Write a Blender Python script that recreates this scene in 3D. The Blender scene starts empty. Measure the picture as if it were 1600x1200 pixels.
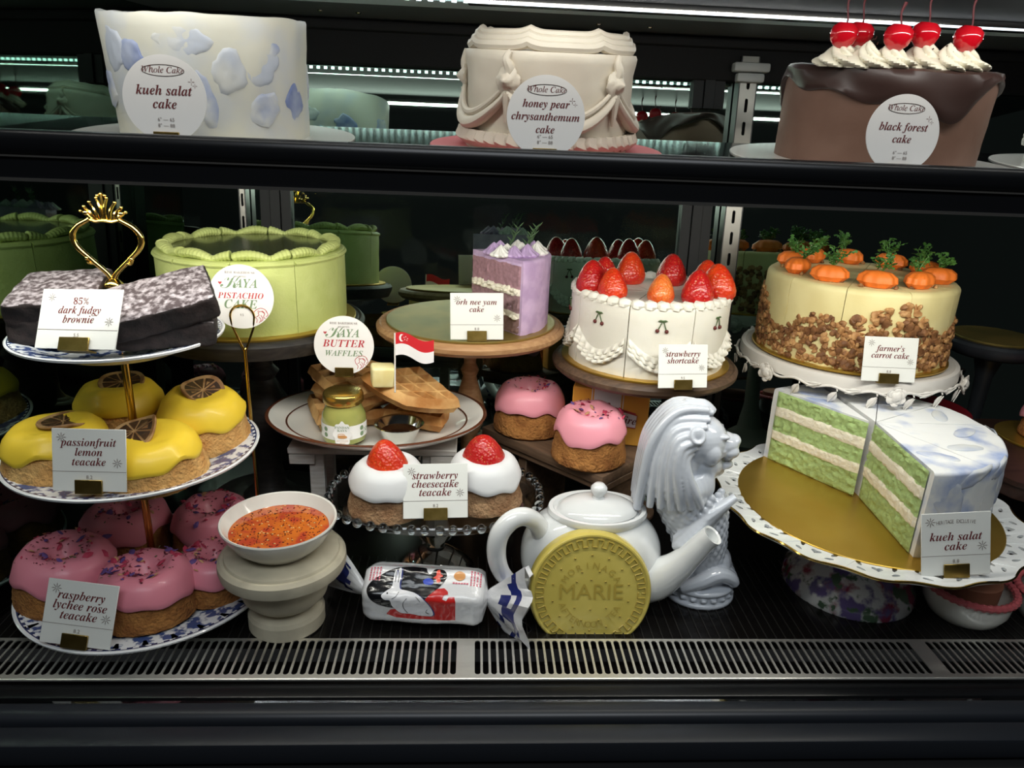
import bpy, bmesh, random
from math import sin, cos, pi, radians, sqrt, atan2, exp, floor, hypot
from mathutils import Vector, Matrix, Euler, noise

S = bpy.context.scene
COL = S.collection
random.seed(7)

# ------------------------------------------------------------------ camera
cam = bpy.data.cameras.new('camera')
camo = bpy.data.objects.new('camera', cam)
COL.objects.link(camo)
cam.sensor_fit = 'HORIZONTAL'
cam.sensor_width = 36.0
cam.lens = 36.0 * 1150 / 1600
cam.clip_start = 0.01
YAW, PITCH, ROLL = radians(3.5), radians(19.5), radians(2.4)
_f = Vector((sin(YAW) * cos(PITCH), cos(YAW) * cos(PITCH), -sin(PITCH)))
_r = Vector((cos(YAW), -sin(YAW), 0))
_u = _r.cross(_f)
_r2 = _r * cos(ROLL) + _u * sin(ROLL)
_u2 = -_r * sin(ROLL) + _u * cos(ROLL)
_m = Matrix((_r2, _u2, -_f)).transposed().to_4x4()
_m.translation = Vector((0, 0, .5))
camo.matrix_world = _m
S.camera = camo

# ------------------------------------------------------------------ world, exposure
W = bpy.data.worlds.new('world')
S.world = W
W.use_nodes = True
W.node_tree.nodes['Background'].inputs[0].default_value = (.72, .74, .76, 1)
W.node_tree.nodes['Background'].inputs[1].default_value = 0.012
S.view_settings.view_transform = 'Standard'
S.view_settings.look = 'None'
S.view_settings.gamma = 1
S.view_settings.exposure = 0.0
S.view_settings.use_curve_mapping = False


def area(name, loc, aim, sx, sy, watts, col=(1, .97, .9), spread=pi):
    l = bpy.data.lights.new(name, 'AREA')
    l.shape = 'RECTANGLE'
    l.size, l.size_y, l.energy, l.color, l.spread = sx, sy, watts, col, spread
    o = bpy.data.objects.new(name, l)
    COL.objects.link(o)
    o.location = loc
    d = (Vector(aim) - Vector(loc)).normalized()
    o.rotation_euler = d.to_track_quat('-Z', 'Y').to_euler()
    return o


# the case's own LED strips (under the shelf rail, under the canopy) and the shop's ceiling light
area('shelf_led_light', (.06, .626, .440), (.06, .93, .10), 1.10, .014, 2.75, (1, .965, .88))
area('canopy_led_light', (.10, .600, .606), (.10, .80, .48), 1.10, .005, .80, (1, .98, .93))
area('canopy_rear_led_light', (.10, .850, .604), (.10, .83, .40), 1.10, .005, .50, (.95, 1, .98))
area('shop_ceiling_light', (.10, -.55, 1.7), (.1, .55, .1), 1.6, .5, 19.0, (.9, .95, 1))

# ------------------------------------------------------------------ materials


def lin(c):
    out = []
    for v in c:
        v = v / 255.0
        out.append(v / 12.92 if v <= .04045 else ((v + .055) / 1.055) ** 2.4)
    return (*out, 1.0)


MATS = {}


def mat(name, col, rough=.5, metal=0, col2=None, scale=20, detail=3, lo=.4, hi=.6, bump=0, bscale=60,
        bdist=.002, trans=0, coat=0, sss=0, spec=.5, emit=0, ior=1.45, tex='noise', btex='noise', stretch=None):
    if name in MATS:
        return MATS[name]
    m = bpy.data.materials.new(name)
    m.use_nodes = True
    nt = m.node_tree
    b = nt.nodes['Principled BSDF']
    I = b.inputs
    I['Base Color'].default_value = lin(col)
    I['Roughness'].default_value = rough
    I['Metallic'].default_value = metal
    I['IOR'].default_value = ior
    I['Specular IOR Level'].default_value = spec
    if trans:
        I['Transmission Weight'].default_value = trans
    if coat:
        I['Coat Weight'].default_value = coat
        I['Coat Roughness'].default_value = .08
    if sss:
        I['Subsurface Weight'].default_value = sss
        I['Subsurface Radius'].default_value = (.004, .003, .002)
        I['Subsurface Scale'].default_value = 1.0
    if emit:
        I['Emission Color'].default_value = lin(col)
        I['Emission Strength'].default_value = emit
    tc = nt.nodes.new('ShaderNodeTexCoord')
    src = tc.outputs['Object']
    if stretch:
        mp = nt.nodes.new('ShaderNodeMapping')
        mp.inputs['Scale'].default_value = stretch
        nt.links.new(src, mp.inputs[0])
        src = mp.outputs[0]

    def texnode(kind, sc, det):
        if kind == 'voronoi':
            t = nt.nodes.new('ShaderNodeTexVoronoi')
            t.inputs['Scale'].default_value = sc
            nt.links.new(src, t.inputs['Vector'])
            return t.outputs['Distance']
        t = nt.nodes.new('ShaderNodeTexNoise')
        t.inputs['Scale'].default_value = sc
        t.inputs['Detail'].default_value = det
        nt.links.new(src, t.inputs['Vector'])
        return t.outputs[0]
    if col2 is not None:
        o = texnode(tex, scale, detail)
        r = nt.nodes.new('ShaderNodeValToRGB')
        r.color_ramp.elements[0].position = lo
        r.color_ramp.elements[1].position = hi
        r.color_ramp.elements[0].color = lin(col)
        r.color_ramp.elements[1].color = lin(col2)
        nt.links.new(o, r.inputs[0])
        nt.links.new(r.outputs[0], I['Base Color'])
    if bump:
        o = texnode(btex, bscale, 4)
        bn = nt.nodes.new('ShaderNodeBump')
        bn.inputs['Strength'].default_value = bump
        bn.inputs['Distance'].default_value = bdist
        nt.links.new(o, bn.inputs['Height'])
        nt.links.new(bn.outputs[0], I['Normal'])
    MATS[name] = m
    return m


def clear_glass(name, tint=(1, 1, 1), base=.03, top=.55):
    """a thin pane: passes the light straight through, reflects more at grazing angles"""
    m = bpy.data.materials.new(name)
    m.use_nodes = True
    nt = m.node_tree
    nt.nodes.clear()
    out = nt.nodes.new('ShaderNodeOutputMaterial')
    mx = nt.nodes.new('ShaderNodeMixShader')
    t = nt.nodes.new('ShaderNodeBsdfTransparent')
    g = nt.nodes.new('ShaderNodeBsdfGlossy')
    t.inputs[0].default_value = (*tint, 1)
    g.inputs['Roughness'].default_value = .02
    lw = nt.nodes.new('ShaderNodeLayerWeight')
    lw.inputs[0].default_value = .25
    mr = nt.nodes.new('ShaderNodeMapRange')
    mr.inputs[3].default_value = base
    mr.inputs[4].default_value = top
    nt.links.new(lw.outputs['Fresnel'], mr.inputs[0])
    nt.links.new(mr.outputs[0], mx.inputs[0])
    nt.links.new(t.outputs[0], mx.inputs[1])
    nt.links.new(g.outputs[0], mx.inputs[2])
    nt.links.new(mx.outputs[0], out.inputs[0])
    return m


black = mat('black_metal', (17, 18, 20), .32, .2, spec=.5)
satin = mat('satin_black', (30, 33, 38), .38, .0, spec=.5)
dark = mat('matt_black', (8, 8, 9), .8)
deckm = mat('dark_deck', (14, 12, 11), .22, spec=.4)
mirror = mat('tinted_mirror', (160, 182, 172), .015, 1.0)
mirror_l = mat('tinted_mirror_side', (120, 138, 128), .02, 1.0)
steel = mat('brushed_steel', (240, 238, 232), .46, 1.0, bump=.05, bscale=300)
chrome = mat('chrome', (215, 215, 212), .12, 1.0)
brass = mat('brass', (214, 178, 92), .16, 1.0)
brassd = mat('brushed_brass', (142, 120, 62), .36, 1.0, col2=(165, 140, 80), scale=60, bump=.05, bscale=200)
gold = mat('gold_board', (196, 158, 66), .34, .85, col2=(206, 170, 82), scale=12, bump=.03, bscale=40)
goldg = mat('smeared_gold_board', (150, 136, 78), .42, .7, col2=(176, 150, 84), scale=14, bump=.06, bscale=30)
paper = mat('card_paper', (226, 227, 222), .6)
paperw = mat('sign_paper', (238, 236, 234), .5)
ink = mat('maroon_ink', (104, 38, 40), .6)
inkg = mat('grey_ink', (120, 108, 104), .6)
inkgreen = mat('sage_ink', (122, 146, 112), .6)
inkred = mat('red_ink', (186, 62, 68), .6)
inkblack = mat('black_ink', (18, 17, 18), .4)
porc = mat('white_porcelain', (226, 228, 228), .1, coat=.5, spec=.6)
porcg = mat('grey_white_porcelain', (194, 199, 208), .12, coat=.5, spec=.6)
white_ceramic = mat('white_ceramic', (236, 234, 228), .18, coat=.3)
led = mat('led_emitter', (235, 250, 255), .4, emit=6)

# ------------------------------------------------------------------ geometry helpers


class G:
    def __init__(s):
        s.v, s.f, s.m = [], [], []

    def add(s, vs, fs, mi=0, M=None):
        n = len(s.v)
        s.v += [tuple(M @ Vector(p)) for p in vs] if M is not None else [tuple(p) for p in vs]
        s.f += [tuple(i + n for i in f) for f in fs]
        s.m += [mi] * len(fs) if isinstance(mi, int) else list(mi)
        return s

    def lathe(s, prof, n=48, a0=0, a1=2 * pi, rf=None, mi=0, M=None, cap=False, capmi=None):
        full = abs(a1 - a0 - 2 * pi) < 1e-6
        cnt = n if full else n + 1
        vs, k = [], len(prof)
        for i in range(cnt):
            t = a0 + (a1 - a0) * i / n
            for r, z in prof:
                if rf:
                    r, z = rf(t, r, z)
                vs.append((r * cos(t), r * sin(t), z))
        fs = []
        for i in range(n):
            j = (i + 1) % cnt
            for q in range(k - 1):
                fs.append((i * k + q, j * k + q, j * k + q + 1, i * k + q + 1))
        s.add(vs, fs, mi, M)
        if cap and not full:
            b = len(s.v) - len(vs)
            for i in (0, n):
                s.f.append(tuple(b + i * k + q for q in range(k)))
                s.m.append(mi if capmi is None else capmi)
        return s

    def box(s, c, d, mi=0, M=None):
        x, y, z = c
        a, b, h = d[0] / 2, d[1] / 2, d[2] / 2
        vs = [(x + i * a, y + j * b, z + k * h) for i in (-1, 1) for j in (-1, 1) for k in (-1, 1)]
        fs = [(0, 1, 3, 2), (4, 6, 7, 5), (0, 4, 5, 1), (2, 3, 7, 6), (0, 2, 6, 4), (1, 5, 7, 3)]
        return s.add(vs, fs, mi, M)

    def rbox(s, c, d, bev=.002, seg=2, mi=0, M=None, sub=0, amp=0, fr=40):
        bm = bmesh.new()
        bmesh.ops.create_cube(bm, size=1)
        for v in bm.verts:
            v.co = Vector((v.co.x * d[0], v.co.y * d[1], v.co.z * d[2]))
        if sub:
            bmesh.ops.subdivide_edges(bm, edges=bm.edges[:], cuts=sub, use_grid_fill=True)
            for v in bm.verts:   # round the outline
                p = v.co.copy()
                q = Vector([max(-d[i] / 2 + bev, min(d[i] / 2 - bev, p[i])) for i in range(3)])
                e = p - q
                if e.length > bev:
                    p = q + e.normalized() * bev
                nz = noise.noise_vector((p + Vector(c)) * fr)
                v.co = p + nz * amp
        else:
            bmesh.ops.bevel(bm, geom=bm.edges[:], offset=bev, segments=seg, profile=.5, affect='EDGES')
        bm.verts.index_update()
        vs = [tuple(v.co + Vector(c)) for v in bm.verts]
        fs = [tuple(v.index for v in f.verts) for f in bm.faces]
        bm.free()
        return s.add(vs, fs, mi, M)

    def tube(s, pts, r, n=8, mi=0, M=None, closed=False, flat=1.0, cap=True):
        P = [Vector(p) for p in pts]
        k = len(P)
        R = list(r) if isinstance(r, (list, tuple)) else [r] * k
        vs, fs = [], []
        up = None
        for i in range(k):
            a, b = P[(i - 1) % k if closed else max(i - 1, 0)], P[(i + 1) % k if closed else min(i + 1, k - 1)]
            t = (b - a).normalized() if (b - a).length > 1e-9 else Vector((0, 0, 1))
            if up is None:
                up = Vector((0, 0, 1)) if abs(t.z) < .9 else Vector((1, 0, 0))
            x = up.cross(t)
            if x.length < 1e-6:
                x = Vector((1, 0, 0)).cross(t)
            x.normalize()
            y = t.cross(x).normalized()
            up = y
            for q in range(n):
                an = 2 * pi * q / n
                vs.append(P[i] + (x * cos(an) + y * sin(an) * flat) * R[i])
        for i in range(k if closed else k - 1):
            j = (i + 1) % k
            for q in range(n):
                w = (q + 1) % n
                fs.append((i * n + q, i * n + w, j * n + w, j * n + q))
        if cap and not closed:
            fs.append(tuple(range(n)))
            fs.append(tuple((k - 1) * n + q for q in range(n)))
        return s.add(vs, fs, mi, M)

    def ball(s, c, r, n=14, mi=0, M=None, amp=0, fr=60, p=1.0):
        if isinstance(r, (int, float)):
            r = (r, r, r)
        k = max(5, n * 2 // 3)
        vs, fs = [], []

        def pw(v):
            return (abs(v) ** p) * (1 if v >= 0 else -1)
        for i in range(k + 1):
            ph = pi * i / k
            for j in range(n):
                t = 2 * pi * j / n
                d = Vector((pw(sin(ph)) * pw(cos(t)), pw(sin(ph)) * pw(sin(t)), pw(cos(ph))))
                q = Vector((c[0] + d.x * r[0], c[1] + d.y * r[1], c[2] + d.z * r[2]))
                if amp:
                    q += d * noise.noise(q * fr) * amp
                vs.append(q)
        for i in range(k):
            for j in range(n):
                w = (j + 1) % n
                fs.append((i * n + j, (i + 1) * n + j, (i + 1) * n + w, i * n + w))
        return s.add(vs, fs, mi, M)

    def prism(s, poly, h, mi=0, M=None):
        """poly in xz, extruded along +y by h"""
        k = len(poly)
        vs = [(x, 0, z) for x, z in poly] + [(x, h, z) for x, z in poly]
        fs = [tuple(range(k)), tuple(range(2 * k - 1, k - 1, -1))]
        fs += [(i, (i + 1) % k, k + (i + 1) % k, k + i) for i in range(k)]
        return s.add(vs, fs, mi, M)

    def geo(s, g, M=None, mi=None):
        n = len(s.v)
        s.v += [tuple(M @ Vector(p)) for p in g.v] if M is not None else g.v
        s.f += [tuple(i + n for i in f) for f in g.f]
        s.m += g.m if mi is None else [mi] * len(g.f)
        return s

    def obj(s, name, ms, parent=None, smooth=True, angle=40, loc=(0, 0, 0), rot=None, weld=True):
        me = bpy.data.meshes.new(name)
        me.from_pydata([tuple(p) for p in s.v], [], s.f)
        if not isinstance(ms, (list, tuple)):
            ms = [ms]
        for q in ms:
            me.materials.append(q)
        me.polygons.foreach_set('material_index', s.m)
        bm = bmesh.new()
        bm.from_mesh(me)
        if weld:
            bmesh.ops.remove_doubles(bm, verts=bm.verts, dist=2e-6)
            bmesh.ops.dissolve_degenerate(bm, dist=1e-7, edges=bm.edges)
        bmesh.ops.recalc_face_normals(bm, faces=bm.faces)
        bm.to_mesh(me)
        bm.free()
        me.polygons.foreach_set('use_smooth', [smooth] * len(me.polygons))
        if smooth:
            me.set_sharp_from_angle(angle=radians(angle))
        o = bpy.data.objects.new(name, me)
        COL.objects.link(o)
        o.location = loc
        if rot:
            o.rotation_euler = rot
        if parent:
            o.parent = parent
        return o


def thing(name, label, cat, loc=(0, 0, 0), rot=(0, 0, 0), group=None, mode='XYZ'):
    o = bpy.data.objects.new(name, None)
    COL.objects.link(o)
    o.empty_display_size = .01
    o.rotation_mode = mode
    o.location, o.rotation_euler = loc, rot
    return tag(o, label, cat, group)


def tag(o, label, cat, group=None, kind=None):
    o['label'], o['category'] = label, cat
    if group:
        o['group'] = group
    if kind:
        o['kind'] = kind
    return o


def stuff(o):
    o['kind'] = 'stuff'
    return o


def struct(o):
    o['kind'] = 'structure'
    return o


_TX = {}


def text(s, size=1.0):
    """flat letters in the xz plane facing -y, centred on x, baseline z = 0"""
    if s not in _TX:
        c = bpy.data.curves.new('letters', 'FONT')
        c.body = s
        c.size = 1
        c.align_x = 'CENTER'
        c.resolution_u = 2
        o = bpy.data.objects.new('letters', c)
        COL.objects.link(o)
        dg = bpy.context.evaluated_depsgraph_get()
        me = bpy.data.meshes.new_from_object(o.evaluated_get(dg))
        g = G()
        g.v = [(v.co.x, 0, v.co.y) for v in me.vertices]
        g.f = [tuple(p.vertices) for p in me.polygons]
        g.m = [0] * len(g.f)
        xs = [v[0] for v in g.v] or [0, 1]
        bpy.data.objects.remove(o)
        bpy.data.curves.remove(c)
        bpy.data.meshes.remove(me)
        _TX[s] = (g, max(xs) - min(xs))
    return _TX[s]


def bi(s, bold=True):
    """bold italic serif letters"""
    out = ''
    for ch in s:
        if 'a' <= ch <= 'z':
            o = (0x1D482 if bold else 0x1D44E) + ord(ch) - 97
            out += chr(0x210E if o == 0x1D455 else o)
        elif 'A' <= ch <= 'Z':
            out += chr((0x1D468 if bold else 0x1D434) + ord(ch) - 65)
        else:
            out += ch
    return out


def sb(s):
    """upright bold serif letters"""
    return ''.join(chr(0x1D7CE + ord(c) - 48) if c.isdigit() else chr(0x1D400 + ord(c) - 65) if 'A' <= c <= 'Z' else chr(0x1D41A + ord(c) - 97) if 'a' <= c <= 'z' else c for c in s)


def put(g, s, x, z, size, y=-.0007, mi=0, maxw=None, rot=0, sx=1):
    t, w = text(s)
    if maxw and w * size * sx > maxw:
        size = maxw / w / sx
    g.geo(t, Matrix.Translation((x, y, z)) @ Matrix.Rotation(rot, 4, 'Y') @ Matrix.Diagonal((size * sx, 1, size, 1)), mi)
    return size


def ring2(R, n=60, f=None):
    return [((f(2 * pi * i / n) if f else R) * cos(2 * pi * i / n), (f(2 * pi * i / n) if f else R) * sin(2 * pi * i / n)) for i in range(n)]


def bez(P, n=24):
    """Catmull-Rom through the points"""
    P = [Vector(p) for p in P]
    out = []
    k = len(P)
    for i in range(k - 1):
        a, b, c, d = P[max(i - 1, 0)], P[i], P[i + 1], P[min(i + 2, k - 1)]
        m = max(2, n // (k - 1))
        for j in range(m):
            t = j / m
            out.append(.5 * ((2 * b) + (c - a) * t + (2 * a - 5 * b + 4 * c - d) * t * t + (3 * b - a - 3 * c + d) * t ** 3))
    out.append(P[-1])
    return out


def lerp_list(v, n):
    k = len(v) - 1
    out = []
    for i in range(n):
        t = i / (n - 1) * k
        j = min(int(t), k - 1)
        out.append(v[j] + (v[j + 1] - v[j]) * (t - j))
    return out


def filled(loops, thick):
    """a flat sheet in xy with holes, as a G; first loop is the outline"""
    c = bpy.data.curves.new('sheet', 'CURVE')
    c.dimensions = '2D'
    c.fill_mode = 'BOTH'
    c.extrude = thick / 2
    for L in loops:
        sp = c.splines.new('POLY')
        sp.points.add(len(L) - 1)
        for i, (x, y) in enumerate(L):
            sp.points[i].co = (x, y, 0, 1)
        sp.use_cyclic_u = True
    o = bpy.data.objects.new('sheet', c)
    COL.objects.link(o)
    me = bpy.data.meshes.new_from_object(o.evaluated_get(bpy.context.evaluated_depsgraph_get()))
    g = G()
    g.v = [tuple(v.co) for v in me.vertices]
    g.f = [tuple(p.vertices) for p in me.polygons]
    g.m = [0] * len(g.f)
    bpy.data.objects.remove(o)
    bpy.data.curves.remove(c)
    bpy.data.meshes.remove(me)
    return g

# ------------------------------------------------------------------ the setting
TILT = radians(5)


def shz(y):
    return .4653 + sin(TILT) / cos(TILT) * (y - .62)


X0, X1 = -.51, 1.02
LEAN = radians(4.5)


def backy(z):
    return 1.07 + (z - .27) * sin(LEAN) / cos(LEAN)


# deck, duct under the grate, front channel
g = G()
g.box((.27, .86, -.006), (1.52, .472, .012))
g.box((.27, .59, -.034), (1.52, .07, .01))
fl = struct(g.obj('floor', deckm, smooth=False))
g = G()
for i in range(150):          # thin grey strips painting in light streaks reflected off the grate bars
    g.box((X0 + .01 + i * .0101, .70, .0003), (.0012, .15, .0008))
g.obj('deck_light_streak', mat('deck_light_streak', (44, 42, 40), .35, .4), fl, smooth=False)
# tinted mirror glass at the back, leaning back a little, and on the left side
g = G()
g.add([(X0, backy(-.01), -.01), (X1, backy(-.01), -.01), (X1, backy(.64), .64), (X0, backy(.64), .64),
       (X0, backy(-.01) + .012, -.01), (X1, backy(-.01) + .012, -.01), (X1, backy(.64) + .012, .64), (X0, backy(.64) + .012, .64)],
      [(0, 1, 2, 3), (4, 7, 6, 5), (0, 4, 5, 1), (1, 5, 6, 2), (2, 6, 7, 3), (3, 7, 4, 0)])
struct(g.obj('wall_back', mirror, smooth=False))
g = G()


def leftx(y):
    return -.494 + (y - .55) * .165


g.add([(leftx(y) - d, y, z) for d in (0, .012) for y, z in ((.535, -.01), (1.12, -.01), (1.12, .64), (.535, .64))],
      [(0, 1, 2, 3), (4, 7, 6, 5), (0, 4, 5, 1), (1, 5, 6, 2), (2, 6, 7, 3), (3, 7, 4, 0)])
struct(g.obj('wall_left', mirror_l, smooth=False))
# canopy underside and the black header over the rear glass
g = G()
g.box((.27, .80, .640), (1.56, .56, .04))
ce = struct(g.obj('ceiling', mat('canopy_grey', (74, 76, 78), .5), smooth=False))
g = G()
for x, y in ((-.19, 1.0), (-.145, 1.005), (.15, 1.0), (.215, 1.005)):
    g.ball((x, y, .6195), (.0035, .0035, .002), 10)
g.obj('screw', chrome, ce)
g = G()
g.rbox((.27, 1.0895, .594), (1.5, .022, .056), .004)
g.rbox((.27, 1.080, .612), (1.5, .04, .012), .003)
struct(g.obj('trim_1', dark, smooth=True))
# front edge of the shelf: round black bar, thin bright line, black band, grey lip
g = G()
g.rbox((.27, .6015, .4715), (1.56, .020, .020), .007, 3)
g.box((.27, .602, .4545), (1.56, .018, .017))
struct(g.obj('trim_2', black, angle=30))
g = G()
g.box((.27, .5935, .4625), (1.56, .005, .0012))
g.box((.27, .5950, .4455), (1.56, .012, .0022))
struct(g.obj('trim_3', mat('rail_grey', (88, 86, 82), .4, .6), smooth=False))
# shelf plate
g = G()
g.rbox((0, .145, -.005), (1.50, .275, .008), .001, 1)
sh = g.obj('display_shelf', mat('shelf_plate', (18, 19, 20), .12, spec=.5), loc=(.27, .615, shz(.615)), rot=(TILT, 0, 0))
tag(sh, 'dark upper display shelf carrying the three whole cakes', 'shelf')
# front panes
pane = clear_glass('front_glass', (.985, .99, .985), .004, .25)
g = G()
g.add([(X0, .541, -.001), (X1, .541, -.001), (X1, .590, .4445), (X0, .590, .4445), (X0, .538, -.001), (X1, .538, -.001), (X1, .587, .4445), (X0, .587, .4445)],
      [(0, 1, 2, 3), (4, 7, 6, 5), (0, 4, 5, 1), (1, 5, 6, 2), (2, 6, 7, 3), (3, 7, 4, 0)])
struct(g.obj('window_1', pane, smooth=False))
g = G()
g.add([(X0, .598, .4815), (X1, .598, .4815), (X1, .566, .62), (X0, .566, .62), (X0, .595, .4815), (X1, .595, .4815), (X1, .563, .62), (X0, .563, .62)],
      [(0, 1, 2, 3), (4, 7, 6, 5), (0, 4, 5, 1), (1, 5, 6, 2), (2, 6, 7, 3), (3, 7, 4, 0)])
struct(g.obj('window_2', pane, smooth=False))
# front body below the grate
g = G()
g.rbox((.27, .555, -.012), (1.7, .018, .020), .002)
struct(g.obj('trim_4', black))
g = G()
g.rbox((.27, .5315, -.011), (1.7, .022, .022), .008, 3)
struct(g.obj('trim_5', satin))
g = G()
g.rbox((.27, .5005, -.011), (1.7, .0225, .022), .003, 2)
struct(g.obj('trim_6', satin))
g = G()
g.box((.27, .50, -.030), (1.7, .13, .006))
g.box((.27, .44, -.03), (1.7, .094, .012))
struct(g.obj('trim_7', dark, smooth=False))

# air grate: steel plate with rounded slots
loops = [[(X0 + .02, .5665), (X1 + .1, .5665), (X1 + .1, .6235), (X0 + .02, .6235)]]
x = X0 + .026
while x < .70:
    if min(abs(x - q) for q in (-.478, .0, .478)) > .0075:
        a = .0028
        L = []
        for k in range(7):
            t = pi * k / 6
            L.append((x + a * cos(t), .6175 + a * sin(t)))
        for k in range(7):
            t = pi + pi * k / 6
            L.append((x + a * cos(t), .5745 + a * sin(t)))
        loops.append(L)
    x += .0079
g = filled(loops, .0012)
g.tube([(X0 + .02, .5662, -.0004), (X1 + .1, .5662, -.0004)], .0014, 8)
gr = g.obj('air_grate', steel, smooth=True, angle=30, loc=(0, 0, .0008))
tag(gr, 'slotted steel air grate along the front of the deck', 'grate')

# slotted steel shelf posts and the black door frames beside them


def post(x, zt, w, label, slot_side):
    t = thing('shelf_post', label, 'post', (x, 0, 0))
    g = G()
    loops = [[(-w / 2, 0), (w / 2, 0), (w / 2, zt), (-w / 2, zt)]]
    z = .02
    while z < zt - .03:
        a = min(.0022, w * .2)
        L = [(a * cos(pi * k / 4), z + .014 + a * sin(pi * k / 4)) for k in range(5)] + [(a * cos(pi + pi * k / 4), z + a * sin(pi + pi * k / 4)) for k in range(5)]
        loops.append(L)
        z += .030
    sheet = filled(loops, .0015)
    M = Matrix.Translation((0, backy(0) - .022, 0)) @ Matrix.Rotation(pi / 2 - LEAN, 4, 'X')
    g.geo(sheet, M)
    g.obj('face_strip', mat('post_steel', (128, 126, 120), .34, 1.0), t, smooth=False)
    g = G()
    for sx in (-1, 1):
        g.box((sx * w / 2, zt / 2, -.0085), (.0015, zt, .019), 0, M)
    g.box((0, zt / 2, -.0165), (w, zt, .001), 0, M)
    g.obj('channel', mat('dark_channel', (60, 60, 60), .4, .9), t, smooth=False)
    return t, M


p1, M1 = post(.372, .60, .024, 'slotted steel shelf post between strawberry shortcake and carrot cake', 1)
post(-.318, .455, .008, 'narrow slotted steel post behind the green pistachio cake', 1)
g = G()
g.rbox((0, .585, .004), (.05, .012, .016), .003, 2, 0, M1)
g.rbox((0, .572, .003), (.038, .012, .014), .003, 2, 0, M1)
g.obj('clamp', mat('clamp_grey', (176, 178, 176), .45), p1)
k = 0
for xa, xb, zt in ((.300, .345, .60), (-.298, -.255, .60)):
    k += 1
    g = G()
    for q in range(3):
        w = (xb - xa) / 3
        x = xa + w * (q + .5)
        zb = .0
        for (za, zz) in ((0, .455), (.53, zt)):
            y0, y1 = backy(za) - .010 - .003 * (q % 2), backy(zz) - .010 - .003 * (q % 2)
            g.add([(x - w / 2 + .0006, y0, za), (x + w / 2 - .0006, y0, za), (x + w / 2 - .0006, y1, zz), (x - w / 2 + .0006, y1, zz),
                   (x - w / 2 + .0006, y0 + .0095, za), (x + w / 2 - .0006, y0 + .0095, za), (x + w / 2 - .0006, y1 + .0095, zz), (x - w / 2 + .0006, y1 + .0095, zz)],
                  [(0, 1, 2, 3), (4, 7, 6, 5), (0, 4, 5, 1), (1, 5, 6, 2), (2, 6, 7, 3), (3, 7, 4, 0)])
    struct(g.obj('trim_%d' % (7 + k), mat('door_frame_black', (16, 17, 18), .6), smooth=False))

# canopy LED strip at the front (seen in the mirror) and the bright aluminium profile
t = thing('led_strip', 'LED strip with a row of small lamps behind the bright canopy profile', 'light', (.08, .848, .6145))
G().rbox((0, .026, .0030), (1.14, .052, .0035), .001, 1).obj('housing', mat('led_housing', (190, 205, 205), .4), t)
g = G()
for i in range(94):
    g.box((-.56 + i * .012, -.0085, .0015), (.0048, .0018, .0045))
g.obj('lamp_row', mat('led_dot', (225, 250, 250), .4, emit=9), t, smooth=False)
t = thing('canopy_profile', 'polished aluminium profile with bright edge under the canopy', 'profile', (.32, .83, .6155))
G().rbox((0, 0, 0), (.66, .016, .009), .002, 2).obj('rail', chrome, t)
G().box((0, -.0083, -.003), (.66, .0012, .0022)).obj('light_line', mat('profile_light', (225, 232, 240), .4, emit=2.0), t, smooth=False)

# ------------------------------------------------------------------ shared builders


def nz(x, y, z, fr):
    return noise.noise(Vector((x, y, z)) * fr)


def board(label, loc, R, m, rot=(0, 0, 0), th=.003, cat='cake board'):
    g = G()
    g.lathe([(0, 0), (R - .0006, 0), (R, .0008), (R, th - .0006), (R - .0006, th), (R * .5, th), (0, th)], 96)
    o = g.obj('cake_board', m, loc=loc, rot=rot)
    return tag(o, label, cat)


def wedge_body(prof, a0, a1, amp=.0006, fr=70, seed=0., n=14, gap=.0007, g=None, mi=0, capmi=None):
    """one cut slice: profile from the bottom centre out and up to the top centre"""
    am = (a0 + a1) / 2
    g = g or G()

    def rf(t, r, z):
        if r > .03:
            q = nz(r * cos(t) + seed, r * sin(t), z, fr)
            r += q * amp
            z += nz(r * cos(t), r * sin(t) + seed, z + 3, fr) * amp * .6
        return r, z
    g.lathe(prof, n, a0, a1, rf, mi, Matrix.Translation((gap * cos(am), gap * sin(am), 0)), True, capmi)
    return g


def cyl_prof(R, H, rb=.004, steps=5, taper=0, top=4):
    p = [(0, 0), (R * .5, 0), (R, 0)]
    p += [(R + taper * k / steps, (H - rb) * k / steps) for k in range(1, steps)]
    R2 = R + taper
    p += [(R2 - rb + rb * cos(k * pi / 8), H - rb + rb * sin(k * pi / 8)) for k in range(5)]
    p += [((R2 - rb) * k / top, H) for k in range(top - 1, -1, -1)]
    return p


def dollop(g, c, R, H, lobes=6, twist=2.2, n=None, k=9, mi=0, tilt=None, star=.22):
    """a piped swirl"""
    n = n or lobes * 6
    M = Matrix.Translation(c)
    if tilt is not None:
        M = M @ tilt
    prof = []
    for i in range(k + 1):
        t = i / k
        rr = R * (1.0 - t ** 1.7) * (.86 + .3 * sin(min(t * 2.2, 1) * pi))
        prof.append((max(rr, 0 if i == k else .0002), H * t))
    prof = [(0, 0)] + prof

    def rf(th, r, z):
        return r * (1 + star * (abs(cos(lobes * .5 * (th + twist * z / H))) - .55)), z
    return g.lathe(prof, n, rf=rf, mi=mi, M=M)


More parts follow.
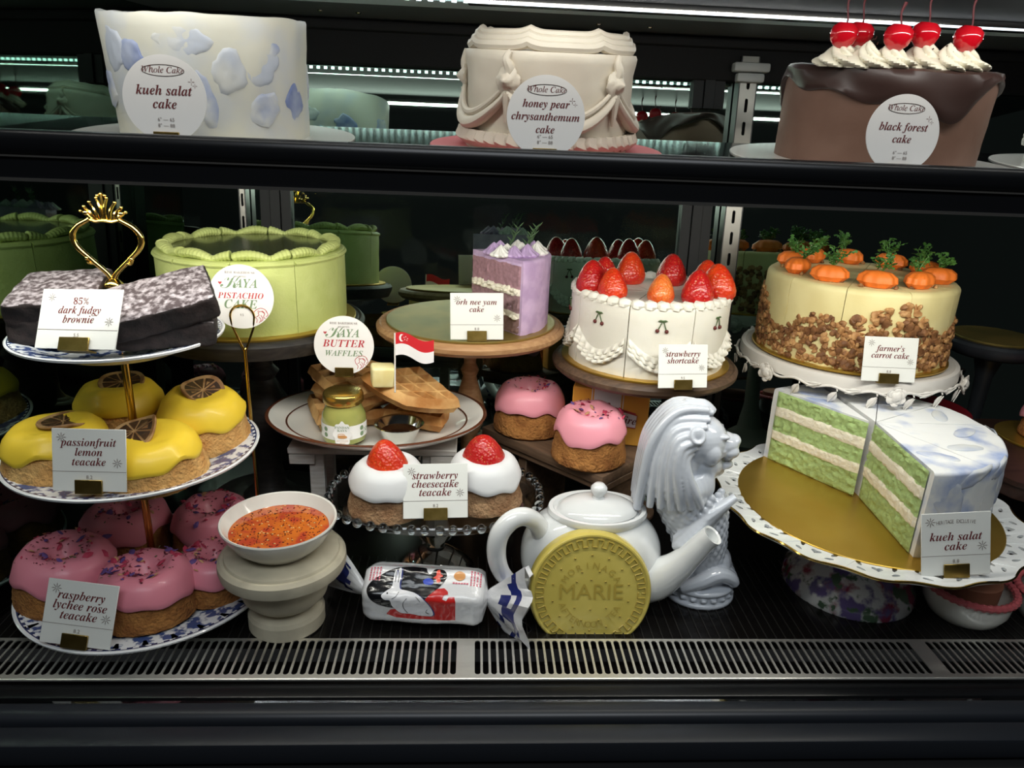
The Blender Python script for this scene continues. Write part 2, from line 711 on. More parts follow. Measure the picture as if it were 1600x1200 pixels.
def rope_ring(g, R, z, n, rr, mi=0, lean=.5, hz=1.0):
    """ring of overlapping piped shells"""
    for i in range(n):
        t = 2 * pi * i / n
        M = Matrix.Translation((R * cos(t), R * sin(t), z)) @ Matrix.Rotation(t + pi / 2 + lean, 4, 'Z') @ Matrix.Rotation(.25, 4, 'Y')
        P = []
        k = 5
        q = G()
        q.lathe([(0, -rr * 1.5), (rr * .75, -rr * 1.1), (rr, -rr * .2), (rr * .85, rr * .6), (rr * .4, rr * 1.3), (0, rr * 1.6)], 10,
                rf=lambda th, r, zz: (r * (1 + .13 * cos(5 * th)), zz))
        g.geo(q, M @ Matrix.Rotation(pi / 2, 4, 'Y') @ Matrix.Diagonal((hz, 1, 1, 1)), mi)
    return g


def star_mark(g, x, z, r, mi=0, n=8, y=-.0007):
    for i in range(n):
        t = pi * 2 * i / n
        M = Matrix.Translation((x, y, z)) @ Matrix.Rotation(t, 4, 'Y')
        g.add([(-r * .04, 0, r * .15), (r * .04, 0, r * .15), (r * .07, 0, r * .7), (0, 0, r), (-r * .07, 0, r * .7)], [(0, 1, 2, 3, 4)], mi, M)


def price_card(lines, price, w, h, loc, rot, label, top=.80, size=.19, stars=True, heritage=False, step=.155):
    t = thing('price_card', label, 'price card', loc, (rot[1], rot[2], rot[0]), 'small price cards among the cakes', 'YXZ')
    g = G()
    g.rbox((0, 0, h / 2), (w, .0010, h), .0003, 1)
    g.obj('card', paper, t)
    g = G()
    s = size * h
    mw = max(text(bi(l))[1] for l in lines)
    s = min(s, .76 * w / mw)
    for i, l in enumerate(lines):
        if l.startswith('85'):
            put(g, sb('85%'), -.0 * w, (top - i * step) * h - s * .3, s * .9)
        else:
            put(g, bi(l), 0, (top - i * step) * h - s * .3, s)
    o = g.obj('lettering', ink, t, smooth=False)
    g = G()
    star_mark(g, -.37 * w, .86 * h, .085 * h)
    star_mark(g, .38 * w, .46 * h, .085 * h)
    g.add([(-w / 2, -.0007, .315 * h), (w / 2, -.0007, .315 * h), (w / 2, -.0007, .322 * h), (-w / 2, -.0007, .322 * h)], [(0, 1, 2, 3)])
    put(g, price, 0, .2 * h, .085 * h)
    if heritage:
        for i, ch in enumerate('HERITAGE EXCLUSIVE'):
            if ch != ' ':
                q = (i - 8.5) / 8.5
                put(g, ch, q * .265 * w, .835 * h - q * q * .018 * h, .085 * h, rot=q * .12, sx=.7)
    g.obj('stars_and_price', inkg, t, smooth=False)
    g = G()
    g.rbox((0, -.0022, .085 * h), (.37 * w, .0016, .21 * h), .0003, 1)
    g.rbox((0, .003, -.0012), (.37 * w, .012, .0016), .0003, 1)
    g.obj('clip', brassd, t)
    return t


def round_sign(lines, R, loc, rot, label, kind, clip=True, clipz=-.93):
    t = thing('round_sign', label, 'round sign', loc, rot, 'round white cake signs')
    g = G()
    pts = [(R * cos(2 * pi * i / 72), R * sin(2 * pi * i / 72)) for i in range(72)]
    g.prism(pts, .001, 0, Matrix.Translation((0, -.0005, 0)))
    g.obj('disc', paperw, t, angle=30)
    if kind == 'whole':
        g = G()
        mw = max(text(bi(l, len(l) < 13))[1] for l in lines)
        s = min(.40 * R, (1.34 if len(lines) < 3 else 1.80) * R / mw)
        n = len(lines)
        for i, l in enumerate(lines):
            put(g, bi(l, True), 0, (.22 if n == 3 else .08) * R - i * .31 * R, s)
        star_mark(g, .66 * R, .40 * R, .085 * R, 0, 4)
        star_mark(g, .74 * R, .31 * R, .06 * R, 0, 4)
        put(g, bi('Whole Cake', False), 0, .585 * R, .20 * R)
        g.obj('lettering', ink, t, smooth=False)
        g = G()
        g.tube([(.50 * R * cos(2 * pi * i / 40), -.0006, .64 * R + .13 * R * sin(2 * pi * i / 40)) for i in range(40)], .00025, 4, closed=True)
        g.obj('oval_outline', inkg, t)
        g = G()
        put(g, '6" \u2014 65', 0, -.53 * R, .12 * R)
        put(g, '8" \u2014 88', 0, -.67 * R, .12 * R)
        g.obj('price_lettering', inkg, t, smooth=False)
    else:
        g = G()
        put(g, '\U0001D4A6', -.34 * R, .27 * R, .62 * R, sx=1.1)
        put(g, bi('AYA'), .18 * R, .29 * R, .40 * R)
        put(g, bi(lines[1]), (-.02 if len(lines[1]) < 5 else 0) * R, -.36 * R, .40 * R, maxw=1.25 * R)
        g.obj('green_lettering', inkgreen, t, smooth=False)
        g = G()
        put(g, bi(lines[0]), 0, -.05 * R, .42 * R, maxw=1.40 * R)
        g.add([(-.62 * R, -.0007, .37 * R), (-.56 * R, -.0007, .44 * R), (-.58 * R, -.0007, .47 * R), (-.62 * R, -.0007, .45 * R), (-.66 * R, -.0007, .47 * R), (-.68 * R, -.0007, .44 * R)], [(0, 1, 2, 3, 4, 5)])
        # little line drawing at the lower right edge
        for pts in ([(.40, -.62), (.36, -.50), (.44, -.40), (.58, -.34), (.72, -.38), (.78, -.48)], [(.44, -.62), (.52, -.56), (.50, -.48), (.60, -.44), (.68, -.50)],
                    [(.40, -.62), (.46, -.70), (.44, -.80)], [(.62, -.42), (.70, -.50), (.66, -.62), (.72, -.66)], [(.52, -.62), (.58, -.70), (.52, -.80)],
                    [(.74, -.42), (.80, -.54), (.74, -.60)], [(.48, -.44), (.53, -.42)], [(.58, -.56), (.64, -.68), (.58, -.76)]):
            g.tube([(p.x * R, -.0006, p.y * R) for p in bez([(a, b, 0) for a, b in pts], 14)], .00032, 4)
        g.obj('red_lettering', inkred, t, smooth=False)
        g = G()
        put(g, sb('RISE BAKEHOUSE'), 0, .72 * R, .105 * R)
        put(g, bi('presents', False), 0, .60 * R, .12 * R)
        g.obj('heading_lettering', inkg, t, smooth=False)
        if kind == 'ring':
            g = G()
            put(g, '9.5', 0, -.60 * R, .1 * R)
            g.obj('price_lettering', inkg, t, smooth=False)
    if clip:
        g = G()
        g.rbox((0, -.0022, clipz * R), (.62 * R, .0016, .30 * R), .0003, 1)
        g.rbox((0, .003, (clipz - .16) * R), (.62 * R, .012, .0016), .0003, 1)
        g.obj('clip', brassd, t)
    return t


def strawberry_mesh(h=.034, w=.5, seed=0, n=26):
    g = G()
    pr = [(0, 1), (.07, .985), (.16, .93), (.27, .80), (.37, .62), (.44, .44), (.48, .28), (.47, .14), (.40, .03), (.25, 0), (0, 0)]

    def rf(t, r, z):
        d = 1 + .06 * sin(2 * t + seed) + .04 * sin(3 * t + seed * 2)
        return r * d, z
    g.lathe([(r * w / .48 * h, z * h) for r, z in pr], n, rf=rf)
    return g


def berry_mat(name, c1, c2):
    m = mat(name, c1, .28, col2=c2, scale=55, lo=.35, hi=.65, coat=.25)
    nt = m.node_tree
    b = nt.nodes['Principled BSDF']
    tc = [q for q in nt.nodes if q.type == 'TEX_COORD'][0]
    v = nt.nodes.new('ShaderNodeTexVoronoi')
    v.inputs['Scale'].default_value = 330
    nt.links.new(tc.outputs['Object'], v.inputs['Vector'])
    r = nt.nodes.new('ShaderNodeValToRGB')
    r.color_ramp.elements[0].position, r.color_ramp.elements[1].position = .14, .22
    r.color_ramp.elements[0].color, r.color_ramp.elements[1].color = (1, 1, 1, 1), (0, 0, 0, 1)
    nt.links.new(v.outputs['Distance'], r.inputs[0])
    mx = nt.nodes.new('ShaderNodeMixRGB')
    cr = [q for q in nt.nodes if q.type == 'VALTORGB'][0]
    nt.links.new(r.outputs[0], mx.inputs[0])
    nt.links.new(cr.outputs[0], mx.inputs[1])
    mx.inputs[2].default_value = lin((196, 130, 60))
    nt.links.new(mx.outputs[0], b.inputs['Base Color'])
    bn = nt.nodes.new('ShaderNodeBump')
    bn.inputs['Strength'].default_value = .7
    bn.inputs['Distance'].default_value = .0012
    nt.links.new(v.outputs['Distance'], bn.inputs['Height'])
    nt.links.new(bn.outputs[0], b.inputs['Normal'])
    return m


red_b = berry_mat('ripe_red', (168, 20, 24), (186, 34, 28))
org_b = berry_mat('orange_red', (206, 62, 22), (190, 36, 24))
pale_b = berry_mat('pale_orange', (226, 128, 58), (212, 84, 34))


def stand(label, loc, R, H, m, lip=.014, post_r=.011, foot_r=.05, bulb=True, edge='round', cat='cake stand'):
    """turned pedestal stand: loc is on the deck, the top plate is at height H"""
    t = thing('cake_stand', label, cat, loc)
    g = G()
    p = [(0, H), (R * .93, H), (R * .945, H - .0012), (R * .965, H + .0004), (R - .003, H - .0003), (R, H - .004), (R - .0005, H - .009), (R - .006, H - lip), (R * .80, H - lip - .004), (R * .5, H - lip - .006), (post_r * 1.7, H - lip - .008), (0, H - lip - .008)]
    g.lathe(p, 96)
    g.obj('top_plate', m, t)
    g = G()
    b = H - lip - .007
    z = lambda f: .012 + (b - .012) * f
    pr = [(post_r * 1.8, b), (post_r * 1.5, z(.95)), (post_r * .85, z(.88)), (post_r * .8, z(.84)), (post_r * 1.25, z(.80)), (post_r * .9, z(.76)), (post_r * 1.4, z(.68)),
          (post_r * 2.2, z(.56)), (post_r * 2.0, z(.46)), (post_r * 1.1, z(.38)), (post_r * 1.0, z(.2)), (post_r * 1.3, z(.08)), (post_r * 2.2, .016)]
    if not bulb:
        pr = [(post_r * 1.8, b), (post_r, z(.85)), (post_r * .8, z(.5)), (post_r, z(.15)), (post_r * 2.2, .016)]
    g.lathe(pr, 40)
    g.obj('pedestal', m, t)
    g = G()
    g.lathe([(0, 0), (foot_r - .002, 0), (foot_r, .002), (foot_r, .006), (foot_r - .003, .009), (foot_r * .75, .011), (foot_r * .70, .014), (foot_r * .45, .017), (0, .018)], 64)
    g.obj('foot', m, t)
    return t


wood_l = mat('light_wood', (186, 146, 104), .5, col2=(160, 118, 80), scale=22, detail=6, lo=.35, hi=.65, stretch=(1, 9, 9), bump=.05, bscale=40)
wood_d = mat('dark_wood', (62, 50, 42), .5, col2=(42, 34, 30), scale=22, detail=6, stretch=(1, 9, 9), bump=.05, bscale=40)
wood_g = mat('grey_black_wood', (50, 46, 43), .55, col2=(34, 32, 31), scale=22, detail=6, stretch=(1, 9, 9), bump=.08, bscale=40)
wood_b = mat('brown_board_wood', (112, 88, 68), .55, col2=(84, 64, 50), scale=16, detail=8, lo=.3, hi=.7, stretch=(1.2, 12, 12), bump=.08, bscale=50)
sponge = mat('golden_sponge', (222, 178, 112), .9, col2=(196, 140, 76), scale=45, detail=8, lo=.35, hi=.7, bump=1, bscale=330, bdist=.003)
sponge_b = mat('brown_sponge', (176, 120, 62), .9, col2=(136, 84, 38), scale=60, detail=8, lo=.35, hi=.7, bump=1, bscale=330, bdist=.003)
sponge_t = mat('tan_sponge', (176, 140, 104), .9, col2=(146, 108, 76), scale=60, detail=8, bump=1, bscale=330, bdist=.003)
ic_pink = mat('pink_icing', (232, 152, 166), .42, bump=.06, bscale=160, coat=.1)
ic_rose = mat('rose_icing', (218, 132, 148), .42, bump=.06, bscale=160, coat=.1)
ic_yel = mat('yellow_icing', (240, 204, 58), .42, bump=.05, bscale=160, coat=.1)
ic_white = mat('white_icing', (222, 223, 224), .45, bump=.06, bscale=160)
pet_v = mat('violet_petal', (96, 70, 130), .7)
pet_r = mat('rose_petal', (176, 52, 80), .7)
pet_d = mat('dark_flake', (96, 30, 44), .7)
pet_g = mat('thyme_green', (92, 96, 66), .7)
pet_b = mat('beige_flake', (196, 150, 110), .7)


def icing_top(R, H, hole, r):
    """height of the icing's upper surface at radius r"""
    if hole:
        pts = [(0, .64), (.12, .66), (.22, .76), (.34, .91), (.54, 1.0), (.72, .99), (.87, .89), (.955, .77), (.98, .66)]
    else:
        pts = [(0, .93), (.3, .97), (.58, 1.0), (.76, .95), (.89, .83), (.97, .70), (.98, .66)]
    q = r / R
    for (a, b), (c, d) in zip(pts, pts[1:]):
        if q <= c:
            return H * (b + (d - b) * (q - a) / (c - a))
    return H * .55


def teacake(label, loc, R, H, icing, sp, hole, seed, group, drip=.11, rot=0, tilt=(0, 0), petals=0, dark_petals=False, base=.96, top=.86):
    t = thing('teacake', label, 'teacake', loc, (tilt[0], tilt[1], rot), group)
    g = G()
    hb = H * .69
    pr = [(0, 0), (R * base * .6, 0), (R * base * .93, .0005), (R * base, H * .05), (R * base * 1.0, H * .12), (R * (base + top) / 2, H * .34), (R * top, hb * .9), (R * top * .85, hb), (0, hb)]

    def rf(th, r, z):
        if r > R * .5:
            r *= 1 + .018 * nz(cos(th) * 2 + seed, sin(th) * 2, z * 30, 1.3)
            r += .0010 * nz(r * cos(th), r * sin(th), z + seed, 230) + .0007 * nz(r * cos(th), r * sin(th), z + seed, 480)
        return r, z
    pr2 = []
    for (a, b), (c, d) in zip(pr, pr[1:]):
        for k in range(5):
            pr2.append((a + (c - a) * k / 5, b + (d - b) * k / 5))
    pr2.append(pr[-1])
    g.lathe(pr2, 120, rf=rf)
    g.obj('sponge', sp, t, angle=70)
    g = G()
    k = 14
    rs = [R * .98 * i / k for i in range(k + 1)]
    pr = [(r, icing_top(R, H, hole, r)) for r in rs]
    pr = [(0, pr[0][1])] + pr[1:-1]
    edge = [(R * 1.0, H * .64), (R * 1.014, H * .575), (R * .998, H * .53), (R * .95, H * .535), (R * .84, H * .65)]
    pr += edge
    ne = len(edge)

    def dr(th):
        return (.5 * sin(3 * th + seed * 1.7) + .35 * sin(5 * th + seed * 2.9) + .3 * sin(8 * th + seed)) * drip * H

    def rf2(th, r, z):
        if z < H * .645 and r > R * .75:
            z += dr(th)
            r -= .0 + max(0, -(dr(th))) * .02
        elif r > R * .55:
            z += dr(th) * .18
        r *= 1 + .02 * sin(2 * th + seed) * (r / R)
        z += .0007 * nz(r * cos(th), r * sin(th), seed, 60) * (r > .003)
        return r, z
    g.lathe(pr, 80, rf=rf2)
    g.obj('icing', icing, t)
    if petals:
        rd = random.Random(int(seed * 100))
        g = G()
        ms = [pet_v, pet_r, pet_d, pet_g, pet_b]
        for i in range(petals):
            a = rd.uniform(0, 2 * pi)
            r = R * min(.9, abs(rd.gauss(.42, .2)) + .05)
            r = min(r, R * .86)
            z = icing_top(R, H, hole, r) + .0006
            big = rd.random() < .22
            L = rd.uniform(.0032, .0062) if big else rd.uniform(.0010, .0022)
            mi = rd.choice([0, 0, 1, 1, 4] if big else ([2, 2, 2, 3, 1] if dark_petals else [2, 1, 0, 4, 3]))
            M = Matrix.Translation((r * cos(a), r * sin(a), z)) @ Euler((rd.uniform(-.7, .7), rd.uniform(-.7, .7), rd.uniform(0, 6))).to_matrix().to_4x4()
            w = L * rd.uniform(.35, .7)
            g.add([(-L, 0, 0), (-L * .3, -w, .0006), (L * .5, -w * .8, .0004), (L, 0, .0009), (L * .5, w * .8, .0004), (-L * .3, w, .0006), (0, 0, .0018 if big else .0008)],
                  [(0, 1, 6), (1, 2, 6), (2, 3, 6), (3, 4, 6), (4, 5, 6), (5, 0, 6), (0, 5, 4, 3, 2, 1)], mi, M)
        stuff(g.obj('petal_sprinkle', ms, t, smooth=False))
    return t

# ------------------------------------------------------------------ upper shelf: three whole cakes
cream = mat('cream_frosting', (216, 214, 200), .5, col2=(196, 201, 208), scale=24, lo=.45, hi=.75, bump=.15, bscale=70, sss=.05)
smear_b = mat('blue_frosting', (160, 171, 200), .5, col2=(208, 210, 210), scale=40, lo=.38, hi=.62, bump=.2, bscale=70)
smear_g = mat('grey_blue_frosting', (210, 211, 208), .5, col2=(186, 193, 206), scale=26, bump=.2, bscale=70)
smear_d = mat('deep_blue_frosting', (112, 128, 176), .5, col2=(172, 181, 204), scale=30, bump=.2, bscale=70)


def smear(parent, R, th, z, w, h, m, rot=0, seed=0, thick=.0014):
    """palette-knife stroke pressed on the side of a round cake"""
    g = G()
    n, k = 22, 7
    vs, fs = [], []
    for j in range(k + 1):
        q = j / k
        for i in range(n):
            a = 2 * pi * i / n
            e = 1 + .45 * nz(cos(a) + seed, sin(a), seed, 1.3) + .15 * nz(cos(a) + seed, sin(a), seed, 4)
            u, v = q * e * w * cos(a), q * e * h * sin(a)
            u, v = u * cos(rot) - v * sin(rot), u * sin(rot) + v * cos(rot)
            lift = thick * (1 - q ** 6) * (.55 + .45 * (u / w * .8 + .4)) + .0006 * nz(u, v, seed, 150) - .0012 * (q > .99)
            rr = R + lift
            vs.append((rr * cos(th + u / R), rr * sin(th + u / R), z + v))
    for j in range(k):
        for i in range(n):
            fs.append((j * n + i, j * n + (i + 1) % n, (j + 1) * n + (i + 1) % n, (j + 1) * n + i))
    g.add(vs, fs)
    return g.obj('frosting_smear', m, parent)


board('round white board under the blue marbled whole cake', (-.243, .75, shz(.75)), .127, white_ceramic, (TILT, 0, 0))
R, H = .0835, .098
t = thing('whole_cake', 'whole white cake marbled with pale blue palette-knife smears', 'cake', (-.243, .7503, shz(.75) + .0031), (TILT, 0, 0), 'whole cakes on the upper shelf')
g = G()


def rf(th, r, z):
    if r > .02:
        r += .0016 * nz(cos(th) * 1.6, sin(th) * 1.6, z * 14, 1.6) + .0008 * nz(r * cos(th), r * sin(th), z, 60)
    if z > H - .004:
        z += .0024 * nz(cos(th) * 2, sin(th) * 2, r * 10, 1.5) + (.0012 if r > R * .9 else 0)
    return r, z


g.lathe([(0, 0), (R * .5, 0)] + [(R + .003 * k / 10, H * k / 10) for k in range(10)] + [(R + .003, H - .002), (R + .0022, H), (R - .001, H + .0005), (R * .85, H - .001)] + [(R * .85 * k / 8, H - .001) for k in range(7, -1, -1)], 120, rf=rf)
g.obj('body', cream, t)
for th, z, w, h, m, ro in ((-2.30, .072, .017, .020, smear_g, .2), (-2.05, .066, .016, .013, smear_d, -.6), (-1.46, .080, .026, .012, smear_g, -.15), (-1.36, .040, .010, .024, smear_b, .25),
                           (-1.10, .058, .017, .016, smear_g, .3), (-.72, .062, .015, .018, smear_g, -.5), (-.66, .076, .012, .008, smear_b, -.5), (-.74, .030, .017, .013, smear_b, .2), (-.34, .034, .012, .017, smear_d, 0),
                           (-1.95, .030, .014, .012, smear_g, .3), (-2.6, .04, .02, .016, smear_b, .2), (.4, .05, .02, .016, smear_b, .2), (1.3, .04, .02, .016, smear_d, .2), (2.1, .06, .022, .014, smear_g, .2), (1.8, .025, .018, .012, smear_b, .1)):
    smear(t, R + .002, th, z, w, h, m, ro, th * 3)
for x, y, w, m in ((-.05, -.03, .012, smear_g), (-.02, -.055, .016, smear_b), (.03, -.055, .014, smear_g), (.06, -.03, .012, smear_b), (.0, -.01, .02, smear_g)):
    G().ball((0, 0, 0), (w, w * .45, .0018), 16, amp=.0006, fr=200).obj('top_smear', m, t, loc=(x, y, H + .0004))

board('round pink board under the swag-piped whole cake', (.069, .75, shz(.75)), .112, mat('pink_board', (214, 122, 126), .5), (TILT, 0, 0))
R, H = .077, .084
hp = mat('honey_cream', (220, 211, 194), .5, col2=(212, 202, 186), scale=24, bump=.2, bscale=90, sss=.05)
t = thing('whole_cake', 'whole cream coloured cake piped with swags and rosettes', 'cake', (.069, .7503, shz(.75) + .0031), (TILT, 0, 0), 'whole cakes on the upper shelf')
g = G()


def rf(th, r, z):
    if r > .02:
        r += .0010 * nz(cos(th) * 2, sin(th) * 2, z * 20, 1.6) + .0005 * nz(r * cos(th), r * sin(th), z, 120)
    return r, z


g.lathe([(0, 0), (R * .5, 0)] + [(R + .0015 * (k > 8), H * k / 10) for k in range(10)] + [(R + .002, H - .003), (R + .0005, H), (R * .9, H + .0005), (R * .5, H + .001), (0, H + .001)], 110, rf=rf)
g.obj('body', hp, t)
for k in range(3):
    g = G()
    rr = R * (.94 - .035 * k)
    P = []
    for i in range(120):
        a = 2 * pi * i / 120
        sw = abs(sin(a * 3.5 + .5))
        P.append((rr * cos(a) * (1 + .012 * sw), rr * sin(a) * (1 + .012 * sw), H + .004 + k * .0048 + .0035 * (1 - sw) ** 3))
    g.tube(P, .0048 - .0007 * k, 8, closed=True)
    g.obj('top_piping', hp, t)
g = G()
rope_ring(g, R + .002, .0105, 44, .0075, lean=.35)
g.obj('bottom_shell_border', hp, t)
n = 5
for i in range(n):
    a = -pi / 2 + .08 + (i - .5) * 2 * pi / n
    g = G()
    P, rad = [], []
    for q in range(19):
        f = q / 18
        aa = a + f * 2 * pi / n
        sg = sin(pi * f)
        P.append(((R + .0035) * cos(aa), (R + .0035) * sin(aa), .052 - .029 * sg ** .8))
        rad.append(.0035 + .0042 * sg)
    g.tube(P, rad, 10, flat=.75)
    P = [(p[0], p[1], p[2] + .0085) for p in P]
    g.tube(P, [r * .42 for r in rad], 8)
    g.obj('swag', hp, t)
    g = G()
    M = Matrix.Translation(((R + .001) * cos(a), (R + .001) * sin(a), .060)) @ Matrix.Rotation(a, 4, 'Z') @ Matrix.Rotation(pi / 2, 4, 'Y')
    q = G()
    dollop(q, (0, 0, 0), .0105, .013, 6, 2.4)
    g.geo(q, M)
    P = [((R + .002 + .003 * sin(pi * f / 8)) * cos(a + .02 * sin(f)), (R + .002 + .003 * sin(pi * f / 8)) * sin(a), .066 + .0025 * f) for f in range(8)]
    g.tube(P, [.006 - .00055 * f for f in range(8)], 8)
    g.tube([((R + .004) * cos(a), (R + .004) * sin(a), .050 - .003 * f) for f in range(9)], [.0045 - .00035 * f for f in range(9)], 8)
    g.obj('rosette', hp, t)

board('round white board under the chocolate whole cake with cherries', (.394, .75, shz(.75)), .136, white_ceramic, (TILT, 0, 0))
R, H = .0915, .082
choc = mat('chocolate_frosting', (128, 98, 84), .55, col2=(118, 88, 74), scale=20, bump=.15, bscale=120)
gan = mat('dark_ganache', (58, 40, 36), .42, bump=.12, bscale=40)
t = thing('whole_cake', 'whole chocolate cake with dark dripping glaze and cherries on cream', 'cake', (.394, .7503, shz(.75) + .0031), (TILT, 0, 0), 'whole cakes on the upper shelf')
g = G()


def rf(th, r, z):
    if r > .02:
        r += .0006 * nz(r * cos(th), r * sin(th), z, 60)
    return r, z


g.lathe([(0, 0), (R * .5, 0)] + [(R + .001 * k / 10, H * .96 * k / 10) for k in range(11)] + [(0, H * .96)], 100, rf=rf)
g.obj('body', choc, t)


def edge(th):
    return .026 + .010 * sin(3 * th + .6) + .007 * sin(5 * th + 2.2) + .005 * sin(8 * th)


g = G()
pr = [(0, 1.0), (R * .5, 1.0), (R * .8, 1.0), (R * .95, 1.0), (R + .001, .93), (R + .0035, .75), (R + .004, .5), (R + .0042, .25), (R + .0040, .08), (R + .0026, 0), (R * .98, .02)]


def rf2(th, r, z):
    e = edge(th)
    zz = H + .003 - e * (1 - z)
    if r > R:
        b = .0014 * sin(7 * th + z * 5) + .0016 * nz(cos(th) * 3, sin(th) * 3, z * 2, 1.5)
        r += b
    elif z > .99:
        zz += .0010 * nz(r * cos(th), r * sin(th), 0, 40)
    return r, zz


g.lathe(pr, 140, rf=rf2)
g.obj('dripping_glaze', gan, t)
cr_w = mat('whipped_cream', (232, 226, 206), .5, sss=.05)
flake = mat('chocolate_flake', (66, 36, 26), .6)
cherry_m = mat('cherry_red', (190, 14, 30), .08, coat=.6, sss=.05)
stem_m = mat('cherry_stem', (92, 18, 28), .5)
rd = random.Random(3)
for (x, y, rr, ch) in ((-.073, -.046, .0135, 1), (-.056, -.060, .0125, 0), (-.052, -.030, .0145, 1), (-.036, -.062, .0135, 1), (-.004, -.056, .0155, 1), (.010, -.070, .013, 0), (.028, -.062, .0145, 1)):
    g = G()
    dollop(g, (x, y, H + .001), rr * 1.30, rr * 1.8, 6, 2.8, n=60, k=18, star=.5)
    g.obj('cream_dollop', cr_w, t)
    if ch:
        zc = H + rr * 1.5 + .0055
        g = G()
        dx, dy = rd.uniform(-.003, .003), rd.uniform(-.004, 0)
        g.lathe([(0, -.0088), (.004, -.0082), (.0082, -.004), (.0098, .001), (.0092, .0055), (.006, .0085), (.0025, .0082), (0, .0068)], 22, M=Matrix.Rotation(.12, 4, 'Y'))
        c = g.obj('cherry', cherry_m, t, loc=(x + dx, y + dy, zc))
        c.scale = (1.2, 1.2, 1.2)
        L = .027 if ch and x not in (-.036,) else .020
        P = bez([(0, 0, .006), (.0008, 0, L * .4), (-.001, .001, L * .8), (.0005, .0005, L * 1.15)], 12)
        G().tube(P, lerp_list([.0007, .0006, .0007, .0013], len(P)), 6).obj('stem', stem_m, c)
g = G()
for i in range(170):
    x, y, rr = rd.choice([(-.073, -.046, .013), (-.05, -.055, .016), (-.004, -.056, .016), (.026, -.063, .015), (.010, -.07, .013)])
    a = rd.uniform(0, 2 * pi)
    q = rd.uniform(.2, 1.0)
    r0 = rr * q
    z = H + .003 + rr * 1.7 * max(0, 1 - q) ** .7
    M = Matrix.Translation((x + r0 * cos(a), y + r0 * sin(a), z)) @ Euler((rd.uniform(0, 6), rd.uniform(0, 6), rd.uniform(0, 6))).to_matrix().to_4x4()
    L = rd.uniform(.0008, .0024)
    g.box((0, 0, 0), (L, L * .5, .0003), 0, M)
stuff(g.obj('chocolate_shavings', flake, t, smooth=False))

# a strawberry cake whose board edge shows at the right end; the mirror shows its back
board('white board edge at the far right end of the upper shelf', (.662, .755, shz(.755)), .118, white_ceramic, (TILT, 0, 0))
R, H = .086, .062
t = thing('whole_cake', 'whole white strawberry cake beyond the right end, seen in the mirror', 'cake', (.662, .7553, shz(.755) + .0031), (TILT, 0, 0), 'whole cakes on the upper shelf')
g = G()
g.lathe(cyl_prof(R, H), 80, rf=rf)
g.obj('body', cream, t)
g = G()
rope_ring(g, R - .006, H + .003, 34, .0065)
for k in range(3):
    g.tube([((R + .003) * cos(2 * pi * i / 120), (R + .003) * sin(2 * pi * i / 120), .03 - k * .006 + .006 * abs(sin(2.5 * 2 * pi * i / 120)) + .0015 * sin(i * 1.5)) for i in range(120)], .0032, 6, closed=True)
g.obj('piping', cream, t)
sm = strawberry_mesh(.030, .5, 2)
for i in range(9):
    a = 2 * pi * i / 9
    sm.obj('strawberry', red_b, t, loc=(R * .72 * cos(a), R * .72 * sin(a), H))

# round signs at the shelf edge
round_sign(['kueh salat', 'cake'], .0323, (-.2444, .634, .5075), (-.10, 0, 0), 'round sign reading kueh salat cake in front of blue marbled cake', 'whole')
round_sign(['honey pear', 'chrysanthemum', 'cake'], .0318, (.0572, .634, .506), (-.10, 0, 0), 'round sign reading honey pear chrysanthemum cake', 'whole')
round_sign(['black forest', 'cake'], .0312, (.3569, .634, .5045), (-.10, 0, 0), 'round sign reading black forest cake in front of chocolate cake', 'whole')

# ------------------------------------------------------------------ middle tier: pistachio cake
stand('dark turned wooden stand under the green pistachio cake', (-.265, .905, 0), .131, .2615, wood_g, .020, .017, .085)
board('gold board under the green pistachio cake', (-.265, .905, .2617), .120, gold)
kg = mat('pistachio_frosting', (198, 207, 130), .6, col2=(188, 198, 118), scale=30, bump=.5, bscale=330, bdist=.0012)
kdark = mat('dark_green_glaze', (70, 76, 30), .25, coat=.3)
R, H = .1075, .083
t = thing('round_cake', 'pale green pistachio cake cut into slices with dark green glazed top', 'cake', (-.265, .905, .2648))
for i in range(10):
    a = -2.14 + i * 2 * pi / 10
    g = wedge_body(cyl_prof(R, H, .003), a, a + 2 * pi / 10, .0007, 80, i, 10, .0010)
    s = g.obj('slice', kg, t)
    am = a + pi / 10
    g = G()
    # scalloped, ridged swell of piping along the rim of this slice
    P, rad = [], []
    for q in range(61):
        f = q / 60
        aa = a + .012 + f * (2 * pi / 10 - .024)
        P.append(((R - .010) * cos(aa), (R - .010) * sin(aa), H + .001 + .0050 * sin(pi * ((f * 1.2 + .2) % 1.0))))
        rad.append(.0070 * (.62 + .45 * sin(pi * ((f * 1.2 + .2) % 1.0)) + (.10 if (q // 2) % 2 else 0)))
    g.tube(P, rad, 10, flat=.7)
    g.tube([((R + .0006) * cos(a + .012 + f / 12 * (2 * pi / 10 - .024)), (R + .0006) * sin(a + .012 + f / 12 * (2 * pi / 10 - .024)), H - .004) for f in range(13)], .0028, 6)
    g.obj('rim_piping', kg, s)
    g = G()
    g.lathe([(.0005, H + .0002), (R - .013, H + .0002), (R - .013, H + .0016), (.0005, H + .0016)], 8, a + .004, a + 2 * pi / 10 - .004, cap=True)
    g.obj('glaze', kdark, s)
